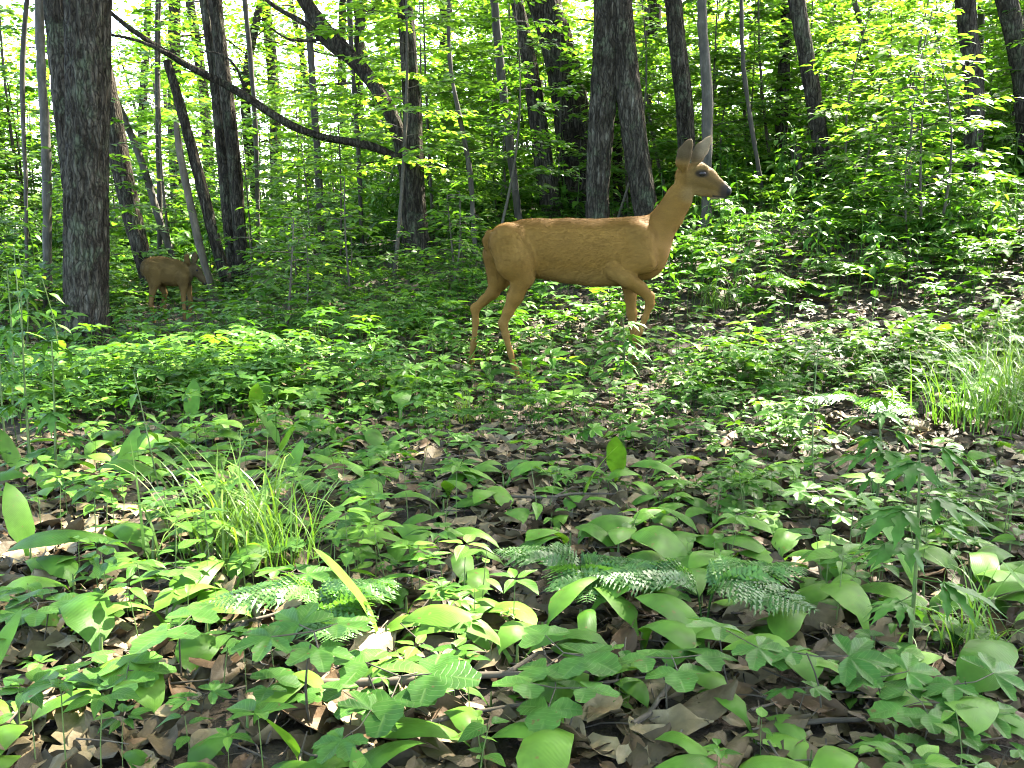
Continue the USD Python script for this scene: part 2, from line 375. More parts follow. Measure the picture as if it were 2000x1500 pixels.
def ovate(n=7, w=0.30, tip=1.0, cup=0.12, droop=0.18, teeth=0.0, seed=0):
    """A leaf blade: rows along the midrib, five across."""
    u = np.linspace(0, 1, n)
    half = w * (np.sin(np.pi * u ** 0.78) ** 0.9) * (1 - 0.25 * u)
    if teeth:
        half = half * (1 + teeth * (np.arange(n) % 2 - 0.5))
    half[0], half[-1] = 0.004, 0.004
    s = np.array([-1, -0.5, 0, 0.5, 1])
    x = np.repeat(u[:, None], 5, 1) - 0.05 * np.abs(s)[None] * np.sin(np.pi * u)[:, None] * 0.5
    y = half[:, None] * s[None]
    z = cup * np.abs(s)[None] * half[:, None] * 1.5 - droop * (u ** 2)[:, None] + 0.02 * np.sin(u * 9 + seed)[:, None] * np.abs(s)[None]
    UVS[n * 5] = np.stack([np.repeat(u[:, None], 5, 1), np.repeat(s[None] + 2, n, 0)], -1).reshape(-1, 2)
    return np.stack([x, y, z], -1).reshape(-1, 3), quads(n, 5)


def palmate(lobes=5, seed=0, deep=0.45, spread=2.5, teeth=0.08):
    """A lobed leaf seen from above: a fan from the stalk with a middle ring."""
    r = np.random.default_rng(seed)
    n = lobes * 8 + 1
    t = np.linspace(-spread, spread, n)
    ph = (t + spread) / (2 * spread) * lobes
    fr = ph - np.floor(ph - 1e-9)
    lobe = (1 - np.abs(2 * fr - 1)) ** 0.9
    size = 0.62 + 0.38 * np.cos(t / spread * 1.3)
    rad = size * (1 - deep + deep * lobe) * (1 + teeth * ((np.arange(n) % 2) - 0.5) * 2 * 0.6)
    rim = np.stack([rad * np.cos(t), rad * np.sin(t), -0.10 * rad ** 2 + 0.05 * np.cos(2 * np.pi * ph)], -1)
    mid = np.stack([0.5 * rad * np.cos(t), 0.5 * rad * np.sin(t), -0.02 * rad + 0.04 * np.cos(2 * np.pi * ph)], -1)
    v = np.vstack([[[0, 0, 0]], mid, rim])
    acr = 2 + 2 * np.abs(ph - np.floor(ph) - 0.5)
    UVS[len(v)] = np.vstack([[[0, 2.5]], np.stack([0.5 * rad, acr], -1), np.stack([rad, acr], -1)])
    i = np.arange(n - 1)
    f = np.vstack([np.stack([0 * i, 1 + i, 2 + i], 1), np.stack([1 + i, 1 + n + i, 2 + n + i], 1), np.stack([1 + i, 2 + n + i, 2 + i], 1)])
    return v, f


def arching(length, width, a0, a1, yaw, base, rng, n=12, m=7, stalk=0.25, fold=0.35):
    """A broad lily-of-the-valley blade: rises from the base and arches over. Returns vertices, faces, uv."""
    u = np.linspace(0, 1, n)
    ang = a0 + (a1 - a0) * u ** 1.1
    ds = length / (n - 1)
    out = np.concatenate([[0], np.cumsum(np.sin(ang[:-1]) * ds)])
    up = np.concatenate([[0], np.cumsum(np.cos(ang[:-1]) * ds)])
    prof = np.where(u < stalk, 0.10 + 0.10 * u / stalk, 0)
    w = (u - stalk) / (1 - stalk)
    prof = np.where(u >= stalk, np.clip(0.2 * (1 - w) + np.sin(np.pi * np.clip(w, 0, 1) ** 0.85) ** 0.72, 0, 1.0), prof)
    prof[-1] = 0.01
    s = np.linspace(-1, 1, m)
    fo = fold * (1 - 0.5 * u)
    lat = width / 2 * prof[:, None] * s[None] * np.cos(fo)[:, None]
    lift = width / 2 * prof[:, None] * np.abs(s)[None] ** 1.5 * np.sin(fo)[:, None]
    wob = 0.006 * np.sin(u * rng.uniform(5, 9) + rng.uniform(0, 6))[:, None] * s[None]
    tw = rng.uniform(-0.25, 0.25)
    nx, nz = np.cos(ang), -np.sin(ang)          # direction across the blade's upper face (towards the stem / up)
    X = out[:, None] - (lift + wob) * nx[:, None]
    Z = up[:, None] - (lift + wob) * nz[:, None] * -1 + lat * math.sin(tw) * u[:, None]
    Yv = lat
    c, s_ = math.cos(yaw), math.sin(yaw)
    v = np.stack([c * X - s_ * Yv, s_ * X + c * Yv, Z], -1) + base
    uv = np.stack([np.repeat(u[:, None], m, 1), np.repeat(s[None], n, 0)], -1)
    return v.reshape(-1, 3), quads(n, m), uv.reshape(-1, 2)


def line(a, b, n=6, bow=0.0, rng=R):
    t = np.linspace(0, 1, n)[:, None]
    off = bow * np.sin(np.pi * t) * np.append(rng.normal(size=2), 0)[None]
    return np.asarray(a, float) * (1 - t) + np.asarray(b, float) * t + off


def flat_dir(yaw, dip=0.0):
    return np.array([math.cos(yaw) * math.cos(dip), math.sin(yaw) * math.cos(dip), -math.sin(dip)])


# ------------------------------------------------------------------ kinds of ground plants
FLAT = {}      # whole plant as one mesh, for the far ground cover


def finish_kind(name, parts):
    cls = kind_class(name)
    a = Acc()
    for nm, vf, mat, smooth, uv in parts:
        part(cls, nm, vf[:2], mat, smooth, uv)
        a.add(*vf[:2])
    FLAT[name] = a.get()
    return "/World/kinds/" + name


def lily_kind(i):
    r = np.random.default_rng(100 + i)
    n = [2, 2, 3, 2, 2, 3, 2, 1][i % 8]
    y0 = r.uniform(0, 6.28)
    parts = []
    for k in range(n):
        yaw = y0 + k * (math.pi if n == 2 else 2.1) + r.normal() * 0.35
        upright = r.random() < 0.06
        v, f, uv = arching(r.uniform(0.22, 0.31), r.uniform(0.060, 0.090), r.uniform(0.10, 0.50), r.uniform(0.7, 1.1) if upright else r.uniform(2.1, 3.0), yaw, np.array([0, 0, -0.01]), r, stalk=r.uniform(0.22, 0.36), fold=r.uniform(0.15, 0.5))
        parts.append(("leaf", (v, f), "lily_leaf", True, uv))
    parts.append(("stem", tube(line((0, 0, -0.03), (0.004, 0.003, 0.07), 4), [0.005, 0.005, 0.004, 0.002], 6), "green_stem", True, None))
    return finish_kind(f"lily_plant_kind_{i}", parts)


def maple_kind(i):
    r = np.random.default_rng(200 + i)
    h = r.uniform(0.07, 0.15)
    parts = [("stem", tube(line((0, 0, -0.03), (r.normal() * 0.02, r.normal() * 0.02, h), 6, 0.01, r), np.linspace(0.0022, 0.0014, 6), 5), "woody_stem", True, None)]
    top = np.array([0, 0, h])
    y0 = r.uniform(0, 6.28)
    for k in range([2, 4, 3, 2, 4][i % 5]):
        yaw = y0 + k * math.pi * (1 if k < 2 else 1) + (math.pi / 2 if k >= 2 else 0) + r.normal() * 0.2
        d = flat_dir(yaw, r.uniform(-0.25, 0.1)); e = top + d * r.uniform(0.03, 0.06) - np.array([0, 0, 0.01 * (k >= 2)])
        parts.append(("leaf_stalk", tube(line(top, e, 4), 0.0012, 4), "woody_stem", True, None))
        tv, tf = palmate(5 if i % 2 else 3, 40 + i * 7 + k, deep=r.uniform(0.3, 0.5), spread=r.uniform(2.2, 2.6))
        N = np.array([r.normal() * 0.14, r.normal() * 0.14, 1.0])
        vv, ff = place(tv, tf, e[None], (d + [0, 0, -0.1])[None], N[None], [r.uniform(0.055, 0.085)])
        parts.append(("leaf", (vv, ff), "maple_leaf", True, UVS[len(tv)]))
    return finish_kind(f"maple_seedling_kind_{i}", parts)


def herb_kind(i):
    """Low plant: a thin stem with flat leaves in pairs or in a loose whorl."""
    r = np.random.default_rng(300 + i)
    h = r.uniform(0.08, 0.26)
    parts, top = [], np.array([r.normal() * 0.02, r.normal() * 0.02, h])
    st = line((0, 0, -0.03), top, 6, 0.008, r)
    parts.append(("stem", tube(st, np.linspace(0.002, 0.001, 6), 5), "green_stem", True, None))
    mode = i % 4
    y0 = r.uniform(0, 6.28)
    spec = []
    if mode == 0:
        n = r.integers(3, 6)
        spec = [(1.0, y0 + 6.28 * k / n + r.normal() * 0.15, r.uniform(0.05, 0.085)) for k in range(n)]
    elif mode == 1:
        for lv, t in enumerate(np.linspace(0.45, 1, 3)):
            spec += [(t, y0 + lv * 1.57 + s * math.pi, r.uniform(0.04, 0.07)) for s in (0, 1)]
    elif mode == 2:
        for k in range(3):
            yy = y0 + k * 2.1
            spec += [(1.0, yy + d, r.uniform(0.045, 0.07)) for d in (-0.55, 0, 0.55)]
    else:
        spec = [(t, y0 + k * 2.4, r.uniform(0.05, 0.09)) for k, t in enumerate(np.linspace(0.4, 1, 5))]
    for k, (t, yaw, s) in enumerate(spec):
        p = st[0] * 0 + np.array([np.interp(t, np.linspace(0, 1, 6), st[:, c]) for c in range(3)])
        d = flat_dir(yaw, r.uniform(-0.3, 0.15))
        tv, tf = ovate(8, r.uniform(0.22, 0.36), cup=r.uniform(0.0, 0.25), droop=r.uniform(0.1, 0.35), seed=k)
        N = np.array([r.normal() * 0.15, r.normal() * 0.15, 1.0])
        p2 = p + d * s * (0.35 if mode == 2 else 0.12)
        parts.append(("leaf", place(tv, tf, p2[None], d[None], N[None], [s]), "herb_leaf", True, UVS[len(tv)]))
    return finish_kind(f"herb_kind_{i}", parts)


def tall_herb_kind(i):
    """Upright stem with opposite pairs of pointed leaves."""
    r = np.random.default_rng(400 + i)
    h = r.uniform(0.38, 0.55)
    st = line((0, 0, -0.03), (r.normal() * 0.03, r.normal() * 0.03, h), 8, 0.015, r)
    parts = [("stem", tube(st, np.linspace(0.0035, 0.0014, 8), 6), "green_stem", True, None)]
    y0 = r.uniform(0, 6.28)
    for lv, t in enumerate(np.linspace(0.3, 1, 6)):
        for s in (0, 1):
            p = np.array([np.interp(t, np.linspace(0, 1, 8), st[:, c]) for c in range(3)])
            d = flat_dir(y0 + lv * 1.57 + s * math.pi + r.normal() * 0.12, r.uniform(-0.3, 0.5))
            tv, tf = ovate(8, r.uniform(0.18, 0.26), droop=r.uniform(0.2, 0.5), seed=lv)
            parts.append(("leaf", place(tv, tf, (p + d * 0.01)[None], d[None], np.array([[r.normal() * 0.1, r.normal() * 0.1, 1.0]]), [r.uniform(0.06, 0.11) * (1.15 - 0.5 * t)]), "herb_leaf", True, UVS[len(tv)]))
    return finish_kind(f"tall_herb_kind_{i}", parts)


def lobed_herb_kind(i, h):
    """Tall stem with deeply cut, drooping leaves of several narrow lobes."""
    r = np.random.default_rng(500 + i)
    st = line((0, 0, -0.03), (r.normal() * 0.02, r.normal() * 0.02, h), 10, 0.02, r)
    parts = [("stem", tube(st, np.linspace(0.0055, 0.002, 10), 6), "green_stem", True, None)]
    for k, t in enumerate(np.linspace(0.35, 1, 11)):
        p = np.array([np.interp(t, np.linspace(0, 1, 10), st[:, c]) for c in range(3)])
        yaw = k * 2.4 + r.normal() * 0.3
        d = flat_dir(yaw, r.uniform(-0.35, 0.2))
        e = p + d * r.uniform(0.03, 0.06)
        a = Acc().add(*tube(line(p, e, 3), 0.0014, 4))
        s = r.uniform(0.08, 0.14) * (1.1 - 0.3 * t)
        for q, off in enumerate((-1.15, -0.6, 0, 0.6, 1.15)):
            dd = flat_dir(yaw + off, r.uniform(0.0, 0.35))
            tv, tf = ovate(8, 0.15, droop=0.3, teeth=0.6, seed=q)
            a.add(*place(tv, tf, e[None], dd[None], np.array([[r.normal() * 0.15, r.normal() * 0.15, 1.0]]), [s * (1 - 0.22 * abs(off))]))
        parts.append(("leaf", a.get(), "maple_leaf", True, None))
    return finish_kind(f"lobed_herb_kind_{i}", parts)


def fern_kind(i):
    r = np.random.default_rng(600 + i)
    parts = []
    for k in range(3):
        yaw = k * 2.1 + r.normal() * 0.3
        Lf = r.uniform(0.36, 0.46)
        n = 34
        u = np.linspace(0, 1, n)
        q = np.clip((u - 0.22) / 0.36, 0, 1)
        ang = 0.12 + 1.45 * q * q * (3 - 2 * q) + 0.15 * u
        out, up = np.cumsum(np.sin(ang)) * Lf / n, np.cumsum(np.cos(ang)) * Lf / n
        c, s = math.cos(yaw), math.sin(yaw)
        rach = np.stack([c * out, s * out, up - 0.02], -1)
        a = Acc().add(*tube(rach, np.linspace(0.0028, 0.0006, n), 5))
        lat = np.array([-s, c, 0])
        for j in range(10, n - 1):
            pl = 0.115 * np.sin(np.pi * min(1.0, 0.18 + 0.82 * (j - 10) / (n - 11)) ** 0.75) ** 0.9 + 0.006
            tdir = rach[j] - rach[j - 1]; tdir /= np.linalg.norm(tdir)
            for sd in (-1, 1):
                pd = sd * lat * 0.92 + tdir * 0.38; pd /= np.linalg.norm(pd)
                nrm = np.cross(tdir, lat); nrm = nrm if nrm[2] > 0 else -nrm
                nrm = nrm + r.normal(size=3) * 0.16
                tv, tf = ovate(15, 0.11, cup=0.3, droop=0.12 + 0.1 * r.random(), teeth=1.1, seed=j)
                a.add(*place(tv, tf, rach[j][None], pd[None], nrm[None], [pl * r.uniform(0.9, 1.1)]))
        parts.append(("frond", a.get(), "fern_leaf", False, None))
    return finish_kind(f"fern_kind_{i}", parts)


def grass_kind(i, n, hgt, spread, wid=0.0019):
    r = np.random.default_rng(700 + i)
    a = Acc()
    m = 7
    u = np.linspace(0, 1, m)
    for k in range(n):
        yaw, hh = r.uniform(0, 6.28), hgt * r.uniform(0.55, 1.15)
        b = np.array([r.normal() * spread, r.normal() * spread, -0.01])
        ang = r.uniform(0.02, 0.25) + r.uniform(0.6, 2.3) * u ** 1.4
        out, up = np.cumsum(np.sin(ang)) * hh / m, np.cumsum(np.cos(ang)) * hh / m
        c, s = math.cos(yaw), math.sin(yaw)
        mid = np.stack([c * out, s * out, up], -1) + b
        w = wid * r.uniform(0.6, 1.3) * (1 - u ** 2 * 0.92)
        lat = np.array([-s, c, 0])
        v = np.stack([mid - lat * w[:, None], mid + lat * w[:, None]], 1)
        a.add(v.reshape(-1, 3), quads(m, 2))
    cls = kind_class(f"grass_kind_{i}")
    part(cls, "blades", a.get(), "grass_blade", True, kind="stuff")
    FLAT[f"grass_kind_{i}"] = a.get()
    return f"/World/kinds/grass_kind_{i}"


LILY = [lily_kind(i) for i in range(10)]
MAPLE = [maple_kind(i) for i in range(8)]
HERB = [herb_kind(i) for i in range(16)]
TALL = [tall_herb_kind(i) for i in range(4)]
LOBED = [lobed_herb_kind(0, 0.62), lobed_herb_kind(1, 0.50), lobed_herb_kind(2, 0.34)]
FERN = [fern_kind(i) for i in range(3)]
GRASS = [grass_kind(0, 150, 0.24, 0.05), grass_kind(1, 260, 0.40, 0.12), grass_kind(2, 60, 0.20, 0.03), grass_kind(3, 90, 0.3, 0.06)]

# ------------------------------------------------------------------ trees
def spline_path(pts, rad, step):
    pts, rad = np.asarray(pts, float), np.asarray(rad, float)
    s = np.concatenate([[0], np.cumsum(np.linalg.norm(np.diff(pts, axis=0), axis=1))])
    n = max(4, int(s[-1] / step))
    q = np.linspace(0, s[-1], n)
    return CubicSpline(s, pts, axis=0, bc_type="natural")(q), np.interp(q, s, rad), q


def bark_trunk(pts, rad, step, sides, amp, seed):
    p, r, q = spline_path(pts, rad, step)
    v, f = tube(p, r, sides)
    v = v.reshape(len(p), sides, 3)
    th = np.arange(sides) * 2 * np.pi / sides
    R0 = float(np.max(r))
    a = R0 / 0.034
    wob = 0.5 * noise(np.stack([np.zeros_like(q) + seed, q * 1.3, q * 0], -1))[:, None]
    cx, sx = np.cos(th[None] + wob), np.sin(th[None] + wob)
    nz = noise(np.stack([cx * a, sx * a, np.repeat((q / 0.16)[:, None], sides, 1)], -1) + seed * 17.3)
    n2 = noise(np.stack([cx * a * 2, sx * a * 2, np.repeat((q / 0.05)[:, None], sides, 1)], -1) + seed * 7.1)
    lump = noise(np.stack([cx * 1.2, sx * 1.2, np.repeat((q / 0.5)[:, None], sides, 1)], -1) + seed * 3.7)
    rid = 1 - np.abs(2 * nz - 1)
    k = (amp * (rid - 0.5) * 1.6 + amp * 0.5 * (n2 - 0.5) + r[:, None] * 0.16 * (lump - 0.5))[..., None]
    c = p[:, None]
    d = v - c
    v = c + d * (1 + k / (np.linalg.norm(d, axis=-1, keepdims=True) + 1e-9))
    return v.reshape(-1, 3), f, p


C4V, C4F = leaf4()
C2V, C2F = leaf2()


# where the photograph shows sun reaching the floor, the leaves above leave a gap: photo x, y, height above the ground, width of the gap
GAPS = [(1375, 330, None, 0.20), (1330, 395, None, 0.13), (1515, 470, 0.25, 0.60), (480, 1050, 0.1, 0.11), (370, 1240, 0.0, 0.17), (845, 1310, 0.0, 0.16), (1660, 860, 0.0, 0.22), (1480, 885, 0.0, 0.14),
        (130, 760, 0.2, 0.30), (330, 740, 0.2, 0.45), (40, 850, 0.0, 0.22), (560, 730, 0.2, 0.35), (700, 560, 0.2, 0.5), (1000, 700, 0.0, 0.22), (1400, 740, 0.0, 0.2), (1140, 640, 0.1, 0.3), (230, 1040, 0.15, 0.16), (1780, 1090, 0.25, 0.13), (1940, 460, 0.2, 0.5), (1720, 430, 0.2, 0.35), (330, 900, 0.3, 0.14), (250, 610, 0.2, 0.3), (390, 590, 0.2, 0.3), (1300, 590, 0.1, 0.25)]
GAPS_FAR = [(300, 330, 11), (420, 250, 12), (540, 330, 11), (600, 220, 13), (690, 360, 11), (760, 200, 12), (880, 330, 11), (950, 220, 13), (1010, 380, 10), (1050, 300, 12), (120, 380, 9), (50, 300, 10), (1450, 250, 12), (1560, 150, 13), (1750, 250, 11), (250, 180, 12), (640, 450, 9), (860, 120, 13), (1330, 300, 11), (1420, 360, 10), (1500, 330, 11), (1600, 400, 10), (1700, 350, 11), (1290, 150, 13), (1180, 300, 13)]
RG = np.random.default_rng(404)
FLECKS = [(RG.uniform(-40, 2040), RG.uniform(560, 1480), RG.uniform(0, 0.2), RG.uniform(0.045, 0.10)) for _ in range(70)]
GAP_RAYS = []


def gap_filter(P):
    """Which of the leaves at P (world) stay: those outside every gap."""
    if not GAP_RAYS:
        for x, y, hgt, w in GAPS + FLECKS:
            GAP_RAYS.append((at(x, y, 4.95) if hgt is None else ground_at(x, y) + [0, 0, hgt], w))
        GAP_RAYS.extend((at(x, y, Y), 0.55) for x, y, Y in GAPS_FAR)
    ok = np.ones(len(P), bool)
    for o_, w in GAP_RAYS:
        d = P - o_
        t = d @ SUN
        ok &= (np.linalg.norm(d - t[:, None] * SUN, axis=1) > w * 1.45) | (t < 1)
    return ok


def crown_mesh(center, rx, rz, clumps, per, size, rng, tv=C2V, tf=C2F, sig=0.5, base=np.zeros(3)):
    d = rng.normal(size=(clumps, 3)); d /= np.linalg.norm(d, axis=1, keepdims=True)
    cc = center + d * (rng.random(clumps) ** 0.42)[:, None] * [rx, rx, rz]
    P = np.repeat(cc, per, 0) + rng.normal(size=(clumps * per, 3)) * [sig, sig, sig * 0.42]
    P = P[gap_filter(P + base)]
    n = len(P)
    yaw = rng.uniform(0, 6.28, n)
    A = np.stack([np.cos(yaw), np.sin(yaw), rng.normal(size=n) * 0.25 - 0.15], -1)
    N = np.stack([rng.normal(size=n) * 0.35, rng.normal(size=n) * 0.35, np.ones(n)], -1)
    return place(tv, tf, P, A, N, rng.uniform(0.7, 1.3, n) * size), cc


def tree(name, label, pts, Y, height, group=None, sides=36, step=0.07, amp=0.010, mat="bark", crown=(3.6, 2.4), clumps=54, per=80, broken=False, flare=1.35, cat="tree", dY=0.0, size=0.15):
    """pts: (photo x, photo y, width in photo pixels) from the ground up."""
    seed = len(used)
    rng = np.random.default_rng(seed * 13 + 5)
    n = len(pts)
    P = np.array([at(x, y, Y + dY * i / max(1, n - 1)) for i, (x, y, _) in enumerate(pts)])
    rad = np.array([w / 2 / FPX * Y for _, _, w in pts])
    base = np.array([P[0][0], P[0][1], float(GH(P[0][0], P[0][1]))])
    if P[0][2] - base[2] > 0.05:          # its foot is hidden behind plants: carry it down to the ground
        sl = (P[0] - P[1]) / max(1e-3, P[1][2] - P[0][2])
        b = P[0] + sl * (P[0][2] - base[2])
        base = np.array([b[0], b[1], float(GH(b[0], b[1]))])
        P = np.vstack([base, P]); rad = np.append(rad[0] * 1.1, rad)
    P = np.vstack([P[0] - [0, 0, 0.25], P]); rad = np.append(rad[0] * flare, rad)
    if P[1][2] - P[0][2] < 0.2:
        P[0][2] = P[1][2] - 0.2
    if not broken:
        sl = (P[-1] - P[-2]) / (P[-1][2] - P[-2][2])
        sl = np.array([np.clip(sl[0], -0.35, 0.35), np.clip(sl[1], -0.2, 0.2), 1])
        z0, r0 = P[-1][2], rad[-1]
        for t in (0.3, 0.65, 1.0):
            dz = (base[2] + height - z0) * t
            P = np.vstack([P, P[-1 if t == 0.3 else -1] + sl * dz / max(t, 1e-3) * (0.3 if t == 0.3 else 0.35) * [0.8, 0.8, 1]])
            rad = np.append(rad, r0 * (1 - 0.72 * t))
    root = thing(name, base, label, cat, group)
    v, f, path = bark_trunk(P - base, rad, step, sides, amp, seed % 97)
    part(root, "trunk", (v, f), mat, smooth=True)
    if not broken:
        top = P[-1] - base
        (cv, cf), cc = crown_mesh(top - [0, 0, crown[1] * 0.55], crown[0], crown[1], clumps, per, size, rng, base=base)
        for k in range(7):
            j = rng.integers(0, len(cc))
            t0 = top * rng.uniform(0.55, 0.95)
            t0 = np.array([np.interp(t0[2], path[:, 2], path[:, c]) for c in range(3)])
            mid = (t0 + cc[j]) / 2 + [0, 0, 0.3]
            b, rr, _ = spline_path([t0, mid, cc[j]], [rad[-1] * 0.9, rad[-1] * 0.6, 0.012], 0.25)
            part(root, "branch", tube(b, rr, 7), mat, smooth=True)
        part(root, "crown", (cv, cf), "canopy_leaf", kind="stuff")
    return root


T = tree
T("tree", "thickest upright trunk with dark furrowed bark, at the left in front of the smaller deer", [(168, 676, 82), (168, 560, 76), (169, 400, 71), (172, 200, 71), (171, 0, 74)], 6.5, 12, sides=96, step=0.03, amp=0.019, flare=1.35)
T("tree", "paler trunk leaning left out from behind the thickest trunk at the left", [(186, 580, 42), (160, 450, 42), (139, 300, 42), (124, 150, 43), (113, 0, 44)], 7.0, 11, sides=60, step=0.05, amp=0.012)
T("tree", "leaning brown trunk above the smaller deer's back, passing behind the thickest trunk", [(278, 500, 30), (262, 440, 34), (240, 340, 35), (215, 215, 36), (185, 60, 36)], 9.6, 11)
T("tree", "thin bare stem leaning left just right of the leaning brown trunk at the left", [(312, 430, 11), (285, 340, 12), (255, 260, 12), (215, 170, 12), (180, 80, 12)], 10.5, 8, sides=16, step=0.12, mat="smooth_bark", clumps=25)
T("tree", "slim grey trunk standing far left, left of the thickest trunk", [(93, 545, 15), (92, 430, 15), (90, 280, 15), (80, 120, 14), (76, 0, 14)], 8.6, 9, sides=20, step=0.1, mat="smooth_bark", clumps=30)
T("tree", "very thin dark stem at the far left edge behind the slim grey trunk", [(52, 500, 6), (48, 300, 7), (45, 100, 7), (52, 0, 7)], 10, 7, sides=12, step=0.15, mat="smooth_bark", clumps=20)
T("dead_snag", "thin dead stem with pale peeled foot leaning left above the smaller deer's head", [(402, 525, 12), (385, 460, 14), (366, 370, 13), (350, 290, 11), (344, 240, 8)], 9.3, 3, sides=16, step=0.1, mat="dead_wood", broken=True, cat="dead tree")
T("dead_snag", "broken brown leaning stem with a snapped top, left of the twin trunks", [(424, 485, 20), (408, 420, 20), (385, 330, 19), (350, 200, 16), (326, 118, 13)], 9.4, 4, sides=24, step=0.08, broken=True, cat="dead tree")
T("tree", "left trunk of the straight grey twin trunks between the two deer", [(452, 472, 24), (437, 320, 23), (418, 130, 20), (400, 0, 18)], 10.4, 11, mat="bark")
T("tree", "right trunk of the straight grey twin trunks between the two deer", [(468, 458, 24), (456, 300, 24), (434, 120, 23), (420, 0, 23)], 10.2, 11, mat="bark")
T("tree", "very thin vertical dark stem between the leaning brown trunk and the broken leaning stem", [(312, 420, 8), (309, 250, 9), (308, 100, 9), (309, 0, 9)], 11, 8, sides=12, step=0.15, mat="smooth_bark", clumps=20)
T("tree", "thin pale stem to the right of the straight twin trunks", [(503, 400, 7), (498, 230, 8), (488, 100, 8), (478, 0, 8)], 11.5, 8, sides=12, step=0.15, mat="smooth_bark", clumps=20)
T("tree", "upright dark trunk midway along the picture's upper edge, left of the large deer", [(817, 450, 38), (810, 350, 34), (806, 250, 34), (798, 100, 29), (790, 0, 27)], 9.6, 11, sides=44)
T("tree", "thin slightly curved trunk above the large deer's rump", [(1012, 415, 13), (998, 300, 14), (984, 190, 15), (965, 0, 14)], 10, 9, sides=18, step=0.1, mat="smooth_bark", clumps=30)
T("tree", "medium trunk leaning left, just left of the broadest brown trunk", [(1068, 350, 38), (1056, 270, 34), (1038, 150, 28), (1022, 60, 24), (1008, 0, 22)], 11.2, 11)
T("tree", "broadest brown trunk leaning left in the background, left of the forked twin trunks", [(1145, 400, 84), (1126, 280, 74), (1106, 160, 64), (1082, 60, 58), (1062, 0, 56)], 11.8, 13, sides=60, amp=0.014, crown=(4, 3))
T("tree", "left leg of the A-shaped pair of furrowed trunks behind the large deer's shoulder", [(1166, 440, 42), (1168, 350, 40), (1174, 250, 44), (1187, 120, 54), (1193, 0, 56)], 8.5, 12, sides=72, step=0.04, amp=0.016)
T("tree", "right leg of the A-shaped pair of furrowed trunks, leaning in behind the large deer's neck", [(1264, 430, 44), (1250, 340, 42), (1232, 220, 44), (1218, 100, 46), (1208, 0, 44)], 8.45, 12, sides=72, step=0.04, amp=0.016)
T("tree", "narrow trunk seen through the gap of the A-shaped pair", [(1208, 380, 18), (1206, 300, 18), (1204, 220, 18), (1200, 100, 18)], 12, 9, sides=20, step=0.1, clumps=30)
T("tree", "dark trunk directly above the large deer's ears", [(1344, 330, 30), (1337, 220, 30), (1325, 100, 30), (1314, 0, 29)], 9.6, 11)
T("tree", "slender smooth trunk rising behind the large deer's forehead", [(1380, 420, 18), (1381, 280, 17), (1380, 150, 18), (1372, 50, 17), (1371, 0, 15)], 8.2, 9, sides=24, step=0.08, mat="smooth_bark", clumps=35)
T("tree", "dark leaning trunk right of the large deer's nose, beside a short dark stump", [(1613, 352, 30), (1600, 260, 28), (1582, 150, 28), (1556, 0, 29)], 9.3, 11)
T("tree", "dim upright trunk partly hidden by leaves, left of the dark leaning trunk on the right", [(1524, 330, 22), (1528, 200, 21), (1534, 80, 20), (1538, 0, 20)], 11, 10, sides=28)
T("tree", "straight dark trunk near the right edge with lit bark strips", [(1893, 385, 32), (1900, 280, 32), (1903, 180, 32), (1893, 80, 33), (1884, 0, 34)], 8.5, 11, sides=44, step=0.05)
T("tree", "dark trunk cut by the top right corner, leaning left", [(2006, 250, 34), (1998, 160, 35), (1982, 70, 36), (1966, 0, 36)], 8.7, 11, sides=40)
T("tree", "thin trunk just right of the straight dark trunk near the right edge", [(1908, 330, 12), (1912, 160, 12), (1915, 60, 12), (1917, 0, 12)], 12, 9, sides=14, step=0.12, mat="smooth_bark", clumps=25)
T("tree_stump", "short dark broken stump left of the dark leaning trunk's foot on the right", [(1562, 380, 20), (1558, 330, 19), (1554, 280, 17)], 9.0, 1, sides=28, broken=True, cat="stump")
T("tree", "thin leaning stem high in the leaves left of the straight dark trunk on the right", [(1735, 300, 8), (1712, 180, 9), (1690, 80, 9), (1668, 0, 9)], 11.5, 8, sides=12, step=0.15, mat="smooth_bark", clumps=20)
T("tree", "thin dark stem left of the upright dark trunk, reaching the foot plants", [(706, 440, 7), (700, 300, 8), (690, 150, 8), (682, 0, 9)], 11, 8, sides=12, step=0.15, mat="smooth_bark", clumps=20)
T("tree", "thin dark stem with a low fork left of the large deer's rump", [(925, 440, 8), (918, 340, 8), (900, 240, 7), (880, 130, 6), (876, 20, 6)], 9.3, 7, sides=12, step=0.12, mat="smooth_bark", clumps=20)
T("tree", "thin dark stem below the branches, between the twin trunks and the upright dark trunk", [(628, 470, 13), (624, 380, 13), (617, 260, 12), (608, 120, 11), (600, 0, 11)], 10.8, 9, sides=14, step=0.12, mat="smooth_bark", clumps=25)
T("tree", "thin dark stem right of the large deer's nose among the leaves", [(1490, 400, 7), (1478, 310, 7), (1462, 210, 7), (1450, 100, 6), (1448, 0, 6)], 9.4, 7, sides=12, step=0.12, mat="smooth_bark", clumps=20)

# the big leaning dead tree whose dark limbs cross the upper left
dead_tree = thing("leaning_dead_tree", (at(800, 360, 10.2)[0], 10.2, float(GH(at(800, 360, 10.2)[0], 10.2))), "large dark leaning dead tree with arched limbs across the upper left", "dead tree")
o = np.array(dead_tree.GetAttribute("xformOp:translate").Get())


def limb(nm, pts, Y, sides=20, amp=0.006, Y2=None):
    P = np.array([at(x, y, Y + ((Y2 or Y) - Y) * i / (len(pts) - 1)) for i, (x, y, _) in enumerate(pts)]) - o
    v, f, _ = bark_trunk(P, [w / 2 / FPX * Y * 0.78 for _, _, w in pts], 0.08, sides, amp, len(used) % 50)
    part(dead_tree, nm, (v, f), "bark", smooth=True)


